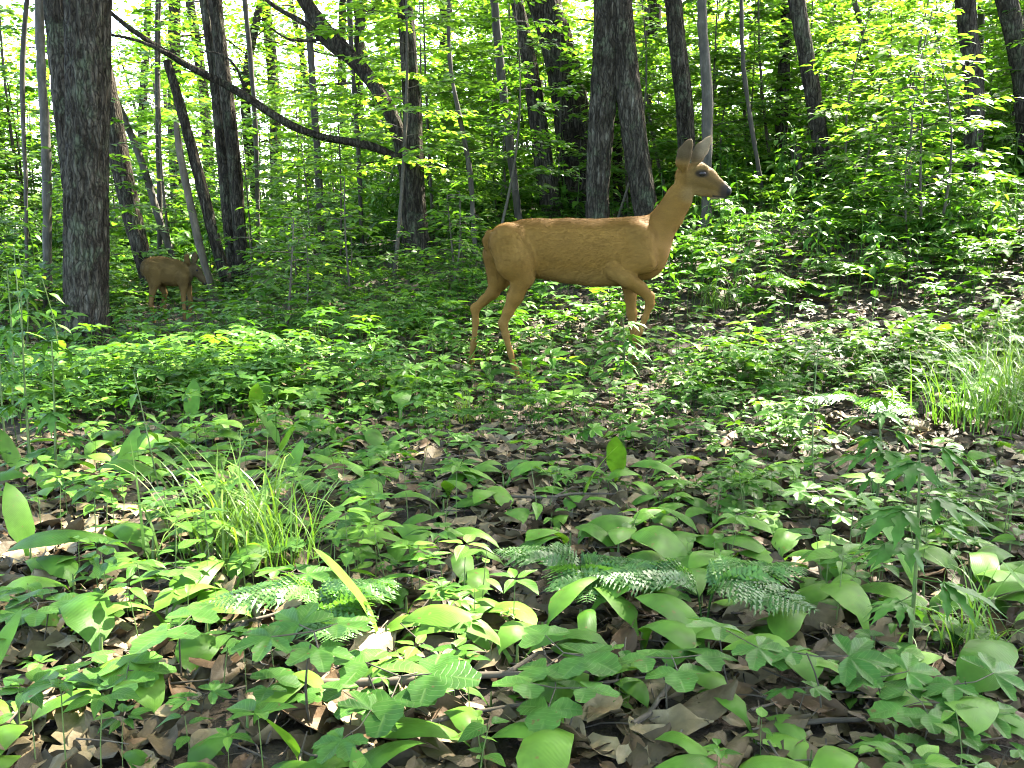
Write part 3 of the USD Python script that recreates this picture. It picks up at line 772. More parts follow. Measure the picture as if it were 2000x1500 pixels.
limb("trunk", [(806, 560, 46), (800, 400, 40), (786, 290, 34), (752, 200, 32), (700, 128, 32), (650, 75, 34), (600, 10, 32), (570, -60, 30)], 10.2, 26, 0.012)
limb("limb", [(800, 330, 20), (760, 300, 20), (700, 280, 18), (640, 270, 16), (560, 240, 18), (490, 195, 17), (430, 160, 16), (370, 130, 14), (320, 100, 12), (260, 60, 10), (210, 20, 8)], 10.2, 18, 0.006, 9.2)
limb("limb", [(690, 120, 16), (640, 90, 14), (600, 50, 12), (540, 15, 10), (500, -20, 8)], 10.2, 14, 0.005)
limb("limb", [(330, 105, 8), (270, 80, 7), (215, 68, 6), (190, 66, 4)], 9.3, 10, 0.003)
limb("limb", [(740, 185, 12), (700, 60, 9), (725, 20, 8), (760, -20, 7)], 10.2, 12, 0.004)
limb("limb", [(640, 75, 9), (600, 80, 7), (560, 75, 5), (530, 55, 4)], 10.2, 10, 0.003)
limb("limb", [(480, 190, 8), (470, 150, 6), (440, 110, 5), (400, 100, 3)], 9.7, 8, 0.002)

# ------------------------------------------------------------------ saplings and far trees (kinds, then copies)
def sapling_kind(i, H, nb, leaf=0.085, low=0.25, blen=0.75):
    r = np.random.default_rng(800 + i)
    st = line((0, 0, -0.1), (r.normal() * 0.12 * H / 2, r.normal() * 0.12 * H / 2, H), 14, 0.04 * H, r)
    a = Acc().add(*tube(st, np.linspace(0.007 + 0.004 * H, 0.003, 14), 7))
    P, A, N, S = [], [], [], []
    for k in range(nb):
        t = low + (1 - low) * (k + r.random()) / nb
        p = np.array([np.interp(t, np.linspace(0, 1, 14), st[:, c]) for c in range(3)])
        yaw = k * 2.4 + r.normal() * 0.4
        Lb = blen * (1.15 - 0.75 * t) * r.uniform(0.6, 1.25)
        rise = r.uniform(0.05, 0.5)
        u = np.linspace(0, 1, 7)
        d2 = np.array([math.cos(yaw), math.sin(yaw)])
        z = Lb * (rise * u - 0.35 * rise * u ** 2 * 1.6 - 0.12 * u ** 3)
        b = np.concatenate([p[None, :2] + (u * Lb)[:, None] * d2, (p[2] + z)[:, None]], 1)
        a.add(*tube(b, np.linspace(0.0045, 0.0012, 7), 4))
        subs = [(b, Lb, yaw)]
        for s in range(int(Lb / 0.11)):
            tt = r.uniform(0.25, 0.85)
            q = np.array([np.interp(tt, u, b[:, c]) for c in range(3)])
            yy = yaw + (1 if s % 2 else -1) * r.uniform(0.5, 1.0)
            l2 = Lb * r.uniform(0.25, 0.5)
            e = q + np.array([math.cos(yy) * l2, math.sin(yy) * l2, r.normal() * 0.04])
            bb = line(q, e, 4)
            a.add(*tube(bb, np.linspace(0.0025, 0.001, 4), 3))
            subs.append((bb, l2, yy))
        for bb, ll, yy in subs:
            n = max(4, int(ll / 0.034))
            tt = np.linspace(0.18, 1, n)
            q = np.stack([np.interp(tt, np.linspace(0, 1, len(bb)), bb[:, c]) for c in range(3)], -1)
            off = np.where(np.arange(n) % 2, 1, -1) * r.uniform(0.6, 1.25, n)
            off[-1] = 0
            ya = yy + off
            P.append(q + r.normal(size=(n, 3)) * 0.012)
            A.append(np.stack([np.cos(ya), np.sin(ya), r.normal(size=n) * 0.18 - 0.12], -1))
            N.append(np.stack([r.normal(size=n) * 0.22, r.normal(size=n) * 0.22, np.ones(n)], -1))
            S.append(r.uniform(0.65, 1.25, n) * leaf)
    cls = kind_class(f"sapling_kind_{i}")
    part(cls, "stem", a.get(), "woody_stem", True)
    part(cls, "foliage", place(C4V, C4F, np.vstack(P), np.vstack(A), np.vstack(N), np.concatenate(S)), "sapling_leaf", kind="stuff")
    return f"/World/kinds/sapling_kind_{i}"


SAP = [sapling_kind(0, 1.0, 14, 0.08, 0.2, 0.5), sapling_kind(1, 1.5, 18, 0.085, 0.15, 0.6), sapling_kind(2, 2.2, 22), sapling_kind(3, 2.8, 26, 0.09, 0.2, 0.85),
       sapling_kind(4, 3.5, 30, 0.09, 0.25, 0.95), sapling_kind(5, 4.2, 34, 0.095, 0.25, 1.1), sapling_kind(6, 1.8, 24, 0.075, 0.1, 0.65), sapling_kind(7, 0.7, 10, 0.07, 0.2, 0.4)]


def far_tree_kind(i, H, low):
    r = np.random.default_rng(900 + i)
    cls = kind_class(f"far_tree_kind_{i}")
    P = np.array([[0, 0, -0.3], [0, 0, 0.3], [r.normal() * 0.2, r.normal() * 0.2, H * 0.35], [r.normal() * 0.5, r.normal() * 0.5, H * 0.7], [r.normal() * 0.6, r.normal() * 0.6, H]])
    rr = 0.011 * H + 0.02
    v, f, path = bark_trunk(P, [rr * 1.2, rr, rr * 0.85, rr * 0.55, 0.02], 0.2, 16, 0.008, i)
    part(cls, "trunk", (v, f), "bark", True)
    d = np.linspace(low, 1, 60)
    A, cc = Acc(), []
    for k, t in enumerate(d):
        z = H * t
        c = np.array([np.interp(z, path[:, 2], path[:, q]) for q in range(3)])
        rad = (0.5 + 2.3 * math.sin(math.pi * min(1, (t - low) / (1 - low) * 0.85 + 0.12))) * r.uniform(0.35, 1.1)
        yaw = k * 2.4
        e = c + [math.cos(yaw) * rad, math.sin(yaw) * rad, r.uniform(-0.1, 0.5)]
        cc.append(e)
        if k % 3 == 0:
            A.add(*tube(line(c, e, 5), np.linspace(0.025, 0.006, 5), 5))
    part(cls, "branches", A.get(), "bark", True, kind="stuff")
    cc = np.repeat(np.array(cc), 42, 0)
    n = len(cc)
    Pp = cc + r.normal(size=(n, 3)) * [0.55, 0.55, 0.22]
    yaw = r.uniform(0, 6.28, n)
    part(cls, "crown", place(C4V, C4F, Pp, np.stack([np.cos(yaw), np.sin(yaw), r.normal(size=n) * 0.2 - 0.12], -1), np.stack([r.normal(size=n) * 0.3, r.normal(size=n) * 0.3, np.ones(n)], -1), r.uniform(0.7, 1.3, n) * 0.13), "canopy_leaf", kind="stuff")
    return f"/World/kinds/far_tree_kind_{i}"


FAR = [far_tree_kind(0, 9, 0.12), far_tree_kind(1, 11, 0.18), far_tree_kind(2, 7, 0.1), far_tree_kind(3, 12, 0.25)]

# far trees: a jittered grid beyond twelve metres, thinner towards the upper left where the sky shows
RT = np.random.default_rng(77)
for y in np.arange(14.5, 42, 3.0):
    for x in np.arange(-0.72 * y, 0.72 * y, 3.1):
        px_, py_ = x + RT.normal() * 0.9, y + RT.normal() * 0.9
        skip = 0.40 if px_ / py_ > -0.12 else 0.66
        if RT.random() < skip or (py_ < 20 and px_ / py_ < 0.15 and RT.random() < 0.25):
            continue
        k = RT.integers(0, 4)
        side = "right" if px_ / py_ > 0.12 else ("left" if px_ / py_ < -0.2 else "middle")
        b = (px_, py_, float(GH(px_, py_)) - 0.1)
        describe(copy(FAR[k], "background_tree", b, None, "tree", f"far trees at the {side}", RT.uniform(0, 6.28), RT.uniform(0.8, 1.15)), b,
                 ["leafy tree", "tall leafy tree", "low leafy tree", "high-crowned tree"][k], TRUNK_MARKS, "in the woods behind" if py_ < 24 else "farthest back")
# trees standing beside and behind the camera, whose crowns shade the clearing
for x, y, w in [(-4.5, -4.5, "behind the camera, nearest on its left"), (4.5, -5.0, "behind the camera, nearest on its right"), (0.0, -9.0, "straight behind the camera, farthest of all"),
                (-8.5, -1.0, "beyond the picture's left edge"), (9.0, -1.0, "beyond the picture's right edge, level with the camera")]:
    copy(FAR[3 if x > 0 else 1], "neighbouring_tree", (x, y, float(GH(x, y)) - 0.1), "leafy tree standing " + w, "tree", "trees around the camera", RT.uniform(0, 6.28), 1.1)

for k, (x, y, w) in enumerate([(3.9, 3.3, "nearest"), (5.5, 6.0, "second"), (7.0, 8.2, "third"), (2.6, 0.6, "beside the camera")]):
    rn = np.random.default_rng(60 + k)
    b = np.array([x, y, float(GH(x, y))])
    root = thing("neighbouring_tree", b, f"broad tree just beyond the picture's right edge, {w} from the camera" if k < 3 else "broad tree standing beside the camera at its right", "tree", "trees around the camera")
    pp = np.array([[0, 0, -0.3], [0, 0, 0.4], [0.1, 0.1, 3.5], [0.1, 0.2, 7.0], [0.2, 0.1, 10.0]])
    v, f, path = bark_trunk(pp, [0.24, 0.17, 0.14, 0.10, 0.03], 0.15, 24, 0.01, 70 + k)
    part(root, "trunk", (v, f), "bark", smooth=True)
    (cv, cf), cc = crown_mesh(np.array([0.15, 0.15, 8.6]), 3.0, 2.2, 92, 80, 0.155, rn, base=b)
    for j in range(8):
        t0 = np.array([0.1, 0.15, rn.uniform(5.5, 9)])
        part(root, "branch", tube(spline_path([t0, (t0 + cc[j]) / 2 + [0, 0, 0.3], cc[j]], [0.06, 0.04, 0.012], 0.25)[0], 0.03, 6), "bark", smooth=True)
    part(root, "crown", (cv, cf), "canopy_leaf", kind="stuff")

# saplings of the understory
RS = np.random.default_rng(5)
n_sap = 0
for _ in range(900):
    y = RS.uniform(7.5, 24) if RS.random() < 0.8 else RS.uniform(6.6, 9)
    x = RS.uniform(-0.64, 0.64) * y
    px, py, _f = project([x, y, GH(x, y)])
    k = RS.integers(0, 8)
    if y < 8.6 and not (px < 60 or 520 < px < 930 or 1660 < px < 1850):
        continue
    if y < 8.6:
        k = [0, 7][k % 2] if 500 < px < 940 else [0, 1, 7, 6][k % 4]
    if 225 < px < 840 and 8.6 <= y < 10.6:
        if RS.random() < 0.35:
            continue
        if RS.random() < 0.7:
            k = [0, 1, 7, 6][k % 4]
    if 230 < px < 460 and y < 10:
        continue
    if any(abs(px - a) < 42 and y < b + 0.4 for a, b in ((167, 6.5), (440, 10.4), (815, 9.6), (1135, 11.8), (1210, 8.6), (1342, 9.6), (1607, 9.3), (1897, 8.5))):
        continue
    if 500 < px < 960 and 8.6 < y < 14 and RS.random() < 0.25:
        continue
    if y > 9 and k in (0, 7) and RS.random() < 0.5:
        k = 3
    if n_sap >= 270:
        break
    n_sap += 1
    near = "among the trunks" if y < 12 else "farther back"
    side = "left of the twin grey trunks" if px < 470 else ("between the twin grey trunks and the large deer" if px < 950 else ("behind the large deer" if px < 1420 else "right of the large deer"))
    b = (x, y, float(GH(x, y)))
    describe(copy(SAP[k], "sapling", b, None, "sapling", f"saplings {near} {side}", RS.uniform(0, 6.28), RS.uniform(0.8, 1.2)), b,
             {0: "waist-high sapling", 7: "waist-high sapling", 1: "leafy sapling", 6: "bushy sapling", 2: "tall sapling", 3: "tall sapling"}.get(k, "towering sapling"), TRUNK_MARKS, "among trunks" if y < 11 else ("behind trunks" if y < 16 else "far behind"))

# ------------------------------------------------------------------ deer
def surface_nets(F, org, h):
    s = F < 0
    nx, ny, nz = F.shape
    cnt = np.zeros((nx - 1, ny - 1, nz - 1)); acc = np.zeros((nx - 1, ny - 1, nz - 1, 3))
    I = np.stack(np.meshgrid(np.arange(nx - 1), np.arange(ny - 1), np.arange(nz - 1), indexing="ij"), -1)
    cr = [(i, j, k) for i in (0, 1) for j in (0, 1) for k in (0, 1)]
    sub = lambda A, c: A[c[0]:nx - 1 + c[0], c[1]:ny - 1 + c[1], c[2]:nz - 1 + c[2]]
    tot = sum(sub(s, c).astype(np.int8) for c in cr)
    act = np.argwhere((tot > 0) & (tot < 8))
    idx = -np.ones((nx - 1, ny - 1, nz - 1), int); idx[tuple(act.T)] = np.arange(len(act))
    pos, num = np.zeros((len(act), 3)), np.zeros(len(act))
    for a in cr:
        for ax in range(3):
            if a[ax] == 0:
                b = list(a); b[ax] = 1
                fa, fb = F[tuple((act + a).T)], F[tuple((act + b).T)]
                m = (fa < 0) != (fb < 0)
                t = fa[m] / (fa[m] - fb[m])
                q = np.array(a, float)[None] + np.zeros((m.sum(), 3)); q[:, ax] = t
                pos[m] += q; num[m] += 1
    V = org + h * (act + pos / num[:, None])
    faces = []
    for ax in range(3):
        b1, b2 = (ax + 1) % 3, (ax + 2) % 3
        sl = [slice(1, n - 1) for n in F.shape]; sl2 = list(sl)
        sl[ax] = slice(0, F.shape[ax] - 1); sl2[ax] = slice(1, F.shape[ax])
        sa, sb = s[tuple(sl)], s[tuple(sl2)]
        e = np.argwhere(sa != sb); inside = sa[tuple(e.T)]
        e = e + np.array([0 if q == ax else 1 for q in range(3)])
        o1, o2 = np.zeros(3, int), np.zeros(3, int); o1[b1] = 1; o2[b2] = 1
        q = np.stack([idx[tuple((e - o1 - o2).T)], idx[tuple((e - o2).T)], idx[tuple(e.T)], idx[tuple((e - o1).T)]], 1)
        q[~inside] = q[~inside][:, ::-1]
        faces.append(q)
    q = np.vstack(faces); q = q[(q >= 0).all(1)]
    return V, np.vstack([q[:, [0, 1, 2]], q[:, [0, 2, 3]]])


def build_animal(chains, Y, h, cuts=()):
    """chains: (k, squash, [(px, py, radius px, dy), ...]); a smooth union of tapering limbs. Returns world vertices and faces."""
    prims = []
    for k, sq, pts in chains:
        P = [(at(x, y, Y + dy), r / FPX * Y) for x, y, r, dy in pts]
        if len(P) == 1:
            P = P * 2
        for (a, ra), (b, rb) in zip(P[:-1], P[1:]):
            prims.append((a, b, ra, rb, sq, k))
    allp = np.array([p[0] for p in prims] + [p[1] for p in prims])
    rm = max(max(p[2], p[3]) for p in prims)
    lo, hi = allp.min(0) - rm * 0.6 - 0.06, allp.max(0) + rm * 0.6 + 0.06
    n = np.ceil((hi - lo) / h).astype(int) + 1
    F = np.full(n, 0.5, np.float32)
    ax = [lo[i] + h * np.arange(n[i]) for i in range(3)]
    for a, b, ra, rb, sq, k in prims:
        mr = max(ra, rb) + 0.07
        w = [slice(max(0, int((min(a[i], b[i]) - mr - lo[i]) / h)), min(n[i], int((max(a[i], b[i]) + mr - lo[i]) / h) + 2)) for i in range(3)]
        X, Yg, Z = np.meshgrid(*(ax[i][w[i]] for i in range(3)), indexing="ij")
        yc = (a[1] + b[1]) / 2
        p = np.stack([X, yc + (Yg - yc) / sq, Z], -1)
        a2, b2 = a.copy(), b.copy(); a2[1] = yc + (a[1] - yc) / sq; b2[1] = yc + (b[1] - yc) / sq
        ba = b2 - a2
        t = np.clip(((p - a2) @ ba) / (ba @ ba + 1e-9), 0, 1)
        d = np.linalg.norm(p - a2 - t[..., None] * ba, axis=-1) - (ra + (rb - ra) * t)
        d = d * min(1, sq * 1.1)
        o_ = F[w[0], w[1], w[2]]
        hh = np.clip(0.5 + 0.5 * (o_ - d) / k, 0, 1)
        F[w[0], w[1], w[2]] = o_ * (1 - hh) + d * hh - k * hh * (1 - hh)
    for c, ax1, ax2, ax3 in cuts:            # hollow of an ear: an ellipsoid taken away
        mr = max(np.linalg.norm(q) for q in (ax1, ax2, ax3)) + 0.02
        w = [slice(max(0, int((c[i] - mr - lo[i]) / h)), min(n[i], int((c[i] + mr - lo[i]) / h) + 2)) for i in range(3)]
        X, Yg, Z = np.meshgrid(*(ax[i][w[i]] for i in range(3)), indexing="ij")
        p = np.stack([X, Yg, Z], -1) - c
        e = np.sqrt(sum(((p @ q) / (q @ q)) ** 2 for q in (ax1, ax2, ax3)))
        d = (e - 1) * min(np.linalg.norm(q) for q in (ax1, ax2, ax3))
        F[w[0], w[1], w[2]] = np.maximum(F[w[0], w[1], w[2]], -d)
    V, Fc = surface_nets(F, lo, h)
    e = np.unique(np.sort(np.vstack([Fc[:, [0, 1]], Fc[:, [1, 2]], Fc[:, [2, 0]]]), 1), axis=0)
    e = np.vstack([e, e[:, ::-1]])
    deg = np.bincount(e[:, 0], minlength=len(V))[:, None].clip(1)
    S = V.copy()
    for lam in (0.5, -0.52) * 5:
        acc = np.stack([np.bincount(e[:, 0], S[e[:, 1], k], minlength=len(V)) for k in range(3)], 1) / deg
        S = S + lam * (acc - S)
    far = np.linalg.norm(S - V, axis=1) > 0.7 * h
    S[far] = V[far]
    return S, Fc


def vnormals(v, f):
    n = np.zeros_like(v); c = np.cross(v[f[:, 1]] - v[f[:, 0]], v[f[:, 2]] - v[f[:, 0]])
    for k in range(3):
        np.add.at(n, f[:, k], c)
    return n / (np.linalg.norm(n, axis=1, keepdims=True) + 1e-12)


def animal(root, org, v, f, colour, flow, length, hairs, seed, width=0.0008):
    m = part(root, "body", (v - org, f), "deer_coat", smooth=True)
    UsdGeom.PrimvarsAPI(m).CreatePrimvar("displayColor", Sdf.ValueTypeNames.Color3fArray, "vertex").Set(Vt.Vec3fArray.FromNumpy(colour(v).astype(np.float32)))
    r = np.random.default_rng(seed)
    n = vnormals(v, f)
    area = np.linalg.norm(np.cross(v[f[:, 1]] - v[f[:, 0]], v[f[:, 2]] - v[f[:, 0]]), axis=1)
    t = r.choice(len(f), hairs, p=area / area.sum())
    b = r.dirichlet((1, 1, 1), hairs)
    p = (v[f[t]] * b[..., None]).sum(1); nn = (n[f[t]] * b[..., None]).sum(1)
    fl = flow(p); fl = fl - (fl * nn).sum(1, keepdims=True) * nn
    fl /= np.linalg.norm(fl, axis=1, keepdims=True) + 1e-9
    fl += r.normal(size=fl.shape) * 0.05
    ln = (length(p) * r.uniform(0.6, 1.3, hairs))[:, None]
    keep = ln[:, 0] > 0.001
    p, nn, fl, ln = p[keep], nn[keep], fl[keep], ln[keep]
    k = len(p)
    pts = np.stack([p - nn * 0.001, p + (nn * 0.10 + fl * 0.50) * ln * 0.9, p + (nn * 0.12 + fl * 0.95) * ln], 1) - org
    c = UsdGeom.BasisCurves.Define(stage, str(root.GetPath()) + "/fur")
    c.CreateTypeAttr("linear")
    c.CreatePointsAttr(Vt.Vec3fArray.FromNumpy(pts.reshape(-1, 3).astype(np.float32)))
    c.CreateCurveVertexCountsAttr(Vt.IntArray.FromNumpy(np.full(k, 3, np.int32)))
    c.CreateWidthsAttr(Vt.FloatArray.FromNumpy(np.tile(np.array([width * 1.3, width, width * 0.3], np.float32), k)))
    c.SetWidthsInterpolation("vertex")
    col = colour(p) * (1 + r.normal(size=(k, 1)) * 0.05).clip(0.6, 1.5)
    UsdGeom.PrimvarsAPI(c).CreatePrimvar("displayColor", Sdf.ValueTypeNames.Color3fArray, "uniform").Set(Vt.Vec3fArray.FromNumpy(col.astype(np.float32)))
    UsdShade.MaterialBindingAPI.Apply(c.GetPrim()).Bind(M["deer_hair"])
    tag(c, kind="stuff")


def ball(c, r, sq=(1, 1, 1), sub=3):
    m = trimesh.creation.icosphere(sub, 1.0)
    return np.array(m.vertices) * r * np.array(sq) + c, np.array(m.faces)


DY = 4.95
deer_chains = [
    (0.045, 0.66, [(980, 474, 25, 0), (1005, 481, 44, 0), (1050, 485, 52, 0), (1112, 490, 57, 0), (1165, 494, 59, 0), (1212, 492, 59, 0), (1246, 486, 54, 0), (1262, 490, 37, 0), (1264, 514, 25, 0)]),
    (0.040, 0.62, [(1250, 470, 34, 0), (1282, 453, 27, 0), (1307, 421, 23.5, 0), (1326, 388, 20.5, 0), (1341, 358, 19, 0)]),
    # near hind leg
    (0.018, 0.60, [(993, 474, 38, -0.070), (1008, 512, 37, -0.085), (1023, 540, 22, -0.085)]),
    (0.016, 0.80, [(1021, 540, 20, -0.08), (1006, 580, 15, -0.075), (993, 608, 10, -0.07), (982, 632, 8.5, -0.065), (988, 655, 6.4, -0.065), (997, 690, 5.2, -0.065), (1006, 722, 5.8, -0.065), (1012, 740, 4.8, -0.065), (1019, 756, 6, -0.065)]),
    # far hind leg, stretched back
    (0.025, 0.70, [(978, 500, 36, 0.06), (975, 540, 24, 0.07)]),
    (0.016, 0.80, [(976, 545, 20, 0.07), (962, 572, 12, 0.07), (945, 587, 9, 0.07), (928, 602, 8.5, 0.07), (929, 630, 5.8, 0.07), (925, 670, 5.2, 0.07), (920, 704, 5.6, 0.07), (917, 722, 4.8, 0.07), (924, 737, 6, 0.07)]),
    # near front leg, lifted
    (0.018, 0.60, [(1248, 468, 33, -0.068), (1260, 510, 21, -0.080), (1205, 525, 20, -0.083)]),
    (0.014, 0.80, [(1196, 526, 17, -0.088), (1225, 545, 16, -0.088), (1250, 562, 12, -0.088), (1268, 579, 9.5, -0.088), (1270, 592, 8, -0.088), (1260, 620, 5.6, -0.088), (1249, 648, 5.2, -0.088), (1242, 664, 5.6, -0.088), (1236, 676, 4.8, -0.088), (1224, 690, 5.5, -0.088)]),
    # far front leg, standing
    (0.025, 0.70, [(1245, 500, 32, 0.05), (1228, 545, 18, 0.06)]),
    (0.014, 0.80, [(1227, 545, 16, 0.065), (1231, 580, 11.5, 0.065), (1234, 612, 9.5, 0.065), (1236, 640, 6.2, 0.065), (1239, 690, 5.4, 0.065), (1241, 722, 6, 0.065), (1246, 736, 5, 0.065), (1254, 748, 6, 0.065)]),
    # head
    (0.012, 0.66, [(1343, 345, 24, 0), (1362, 342, 24, 0), (1381, 350, 20.5, 0), (1399, 361, 13.5, 0), (1414, 370, 9.5, 0), (1421, 374, 8, 0)]),
    (0.012, 0.55, [(1348, 359, 17, 0), (1370, 369, 12.5, 0), (1394, 378, 8.5, 0), (1412, 383, 5.5, 0)]),
    (0.012, 0.8, [(1374, 330, 9, -0.035), (1366, 333, 9, -0.038)]),
    (0.012, 0.8, [(1374, 330, 9, 0.035), (1366, 333, 9, 0.038)]),
    # ears
    (0.008, 0.45, [(1336, 331, 7, -0.040), (1333, 316, 12.5, -0.050), (1337, 299, 13, -0.056), (1345, 282, 8, -0.060), (1351, 271, 2, -0.062)]),
    (0.008, 0.45, [(1357, 320, 7, 0.035), (1362, 306, 12, 0.045), (1371, 291, 12.5, 0.050), (1382, 276, 7, 0.054), (1390, 265, 2, 0.056)]),
    # tail
    (0.020, 0.8, [(955, 456, 7, 0), (950, 470, 6, 0), (950, 484, 4, 0)]),
]


dv, df = build_animal(deer_chains, DY, 0.0058)
NOSE = at(1426, 374, DY)


def mixc(a, b, t):
    return np.asarray(a) * (1 - t)[:, None] + np.asarray(b) * t[:, None]


def smooth(x, a, b):
    t = np.clip((x - a) / (b - a), 0, 1)
    return t * t * (3 - 2 * t)


def deer_colour(p):
    px, py, _ = project(p)
    c = np.repeat(np.array([[0.104, 0.055, 0.0105]]), len(p), 0)
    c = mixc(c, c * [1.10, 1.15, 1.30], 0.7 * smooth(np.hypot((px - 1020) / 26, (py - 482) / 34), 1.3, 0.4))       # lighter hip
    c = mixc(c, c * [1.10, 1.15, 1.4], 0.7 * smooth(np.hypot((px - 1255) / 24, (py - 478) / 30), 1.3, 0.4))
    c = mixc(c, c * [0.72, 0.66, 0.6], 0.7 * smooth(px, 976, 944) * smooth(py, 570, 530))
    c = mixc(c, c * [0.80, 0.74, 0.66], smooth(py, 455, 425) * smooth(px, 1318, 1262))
    c = mixc(c, c * 0 + [0.132, 0.078, 0.022], smooth(py, 515, 555) * smooth(px, 1020, 1075) * smooth(px, 1245, 1190))           # paler belly
    c = mixc(c, c * 0 + [0.118, 0.066, 0.016], smooth(py, 580, 660))                                    # legs
    hd = smooth(px, 1322, 1356) * smooth(py, 402, 378)
    c = mixc(c, c * 0 + [0.074, 0.044, 0.012], hd)
    c = mixc(c, c * 0 + [0.100, 0.062, 0.020], smooth(np.hypot((px - 1352) / 24, (py - 380) / 16), 1.5, 0.3))   # pale throat
    c = mixc(c, c * 0.62, 0.8 * smooth(np.abs(py - (345 + (px - 1380) * 0.62)), 9, 3) * (px > 1378) * (px < 1412))   # dark streak along the muzzle
    dn = np.linalg.norm(p - NOSE, axis=1)
    c = mixc(c, c * 0 + [0.018, 0.013, 0.009], smooth(dn, 0.085, 0.045))
    c = mixc(c, c * 0 + [0.17, 0.14, 0.095], smooth(py, 384, 389) * (px > 1385) * (px < 1420) * (py < 400))
    c = mixc(c, c * 0 + [0.012, 0.009, 0.006], 0.95 * smooth(np.hypot((px - 1371) / 13, (py - 339) / 8), 1.3, 0.7))
    c = mixc(c, c * 0 + [0.012, 0.009, 0.006], smooth(np.abs(py - (385.5 - (1418 - px) * 0.10)), 2.6, 1.0) * (px > 1392) * (px < 1420))
    ear = (py < 318) & (px > 1315)
    c = mixc(c, c * 0 + [0.040, 0.027, 0.011], smooth(py, 326, 304) * (px > 1315))
    c = mixc(c, c * 0 + [0.15, 0.115, 0.068], smooth(py, 322, 300) * smooth(px, 1355, 1378) * (p[:, 1] > DY + 0.02) * 0.6)
    hoof = smooth(py, 733, 742) * (py > 700)
    c = mixc(c, c * 0 + [0.035, 0.028, 0.022], hoof)
    n = fbm(p * [14, 14, 30], 3, 2)[:, None]
    return c * (0.86 + 0.28 * n)


def deer_flow(p):
    px, py, _ = project(p)
    fl = np.repeat(np.array([[-1.0, 0, -0.30]]), len(p), 0)
    leg = smooth(py, 530, 580)[:, None]
    fl = fl * (1 - leg) + np.array([[-0.15, 0, -1.0]]) * leg
    nk = (smooth(px, 1270, 1300) * (py < 470))[:, None]
    fl = fl * (1 - nk) + np.array([[-0.55, 0, -0.85]]) * nk
    hd = ((px > 1350) & (py < 395) & (py > 318))[:, None]
    fl = np.where(hd, np.array([[-1.0, 0, 0.45]]), fl)
    ear = ((py <= 318) & (px > 1315))[:, None]
    return np.where(ear, np.array([[0.35, 0, 1.0]]), fl)


def deer_len(p):
    px, py, _ = project(p)
    ln = np.full(len(p), 0.012)
    ln = np.where(py > 570, 0.008, ln)
    ln = np.where((px > 1345) & (py < 395), 0.007, ln)
    ln = np.where((py <= 318) & (px > 1315), 0.008, ln)
    ln = np.where(np.linalg.norm(p - NOSE, axis=1) < 0.05, 0.0, ln)
    ln = np.where((np.abs(px - 1371) < 8) & (np.abs(py - 339) < 6), 0.0, ln)
    return np.where((py > 735), 0.0, ln)


org = np.array([at(1120, 700, DY)[0], DY, float(GH(at(1120, 700, DY)[0], DY))])
deer = thing("deer", org, "large tan brown doe walking right in profile with one foreleg lifted", "deer")
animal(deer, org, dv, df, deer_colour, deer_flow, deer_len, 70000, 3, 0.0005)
for s in (-1, 1):
    part(deer, "eye", ball(at(1371, 339, DY + s * 0.045) - org, 0.0165, (1.2, 0.8, 0.85)), "eye_dark", smooth=True)
nz_ = Acc().add(*ball(at(1422, 373, DY) - org, 0.024, (0.75, 0.95, 0.95)))
part(deer, "nose", nz_.get(), "nose_dark", smooth=True)

# smaller deer, head lowered
FY = 8.1
fawn_chains = [
    (0.04, 0.66, [(290, 522, 13, 0), (303, 526, 23, 0), (325, 530, 24, 0), (345, 534, 22, 0), (359, 537, 18, 0)]),
    (0.025, 0.58, [(352, 529, 16, 0), (368, 527, 11.5, 0), (378, 525, 9.5, 0)]),
    (0.012, 0.66, [(376, 523, 10, 0), (385, 531, 9.5, 0), (394, 543, 6.0, 0), (400, 553, 4.2, 0)]),
    (0.008, 0.9, [(369, 517, 3, -0.03), (366, 509, 5.5, -0.05), (365, 501, 4.5, -0.06), (366, 495, 1.2, -0.065)]),
    (0.008, 0.9, [(378, 515, 3, 0.03), (380, 506, 5.5, 0.05), (381, 498, 4.5, 0.06), (383, 492, 1.2, 0.065)]),
    (0.02, 0.66, [(297, 528, 19, -0.05), (301, 553, 11, -0.055)]),
    (0.012, 0.8, [(301, 553, 9.5, -0.055), (297, 574, 5.8, -0.055), (295, 592, 4.2, -0.055), (298, 612, 3.4, -0.055), (301, 632, 3.8, -0.055)]),
    (0.02, 0.66, [(300, 528, 18, 0.05), (312, 550, 10, 0.055)]),
    (0.012, 0.8, [(313, 552, 8, 0.055), (322, 572, 5.2, 0.055), (320, 590, 4.0, 0.055), (323, 612, 3.3, 0.055), (326, 630, 3.6, 0.055)]),
    (0.02, 0.66, [(357, 541, 14, -0.05), (358, 562, 7.5, -0.055)]),
    (0.012, 0.8, [(358, 562, 6.5, -0.055), (359, 588, 4.2, -0.055), (360, 612, 3.3, -0.055), (362, 632, 3.6, -0.055)]),
    (0.02, 0.66, [(360, 541, 13, 0.05), (368, 562, 7, 0.055)]),
    (0.012, 0.8, [(368, 562, 6.2, 0.055), (372, 588, 4.2, 0.055), (371, 610, 3.3, 0.055), (374, 630, 3.6, 0.055)]),
    (0.012, 0.8, [(283, 516, 4, 0), (279, 526, 4, 0), (279, 536, 2.5, 0)]),
]
fv, ff = build_animal(fawn_chains, FY, 0.0085)
fo = np.array([at(330, 620, FY)[0], FY, float(GH(at(330, 620, FY)[0], FY))])
fv[:, 2] += 0.0


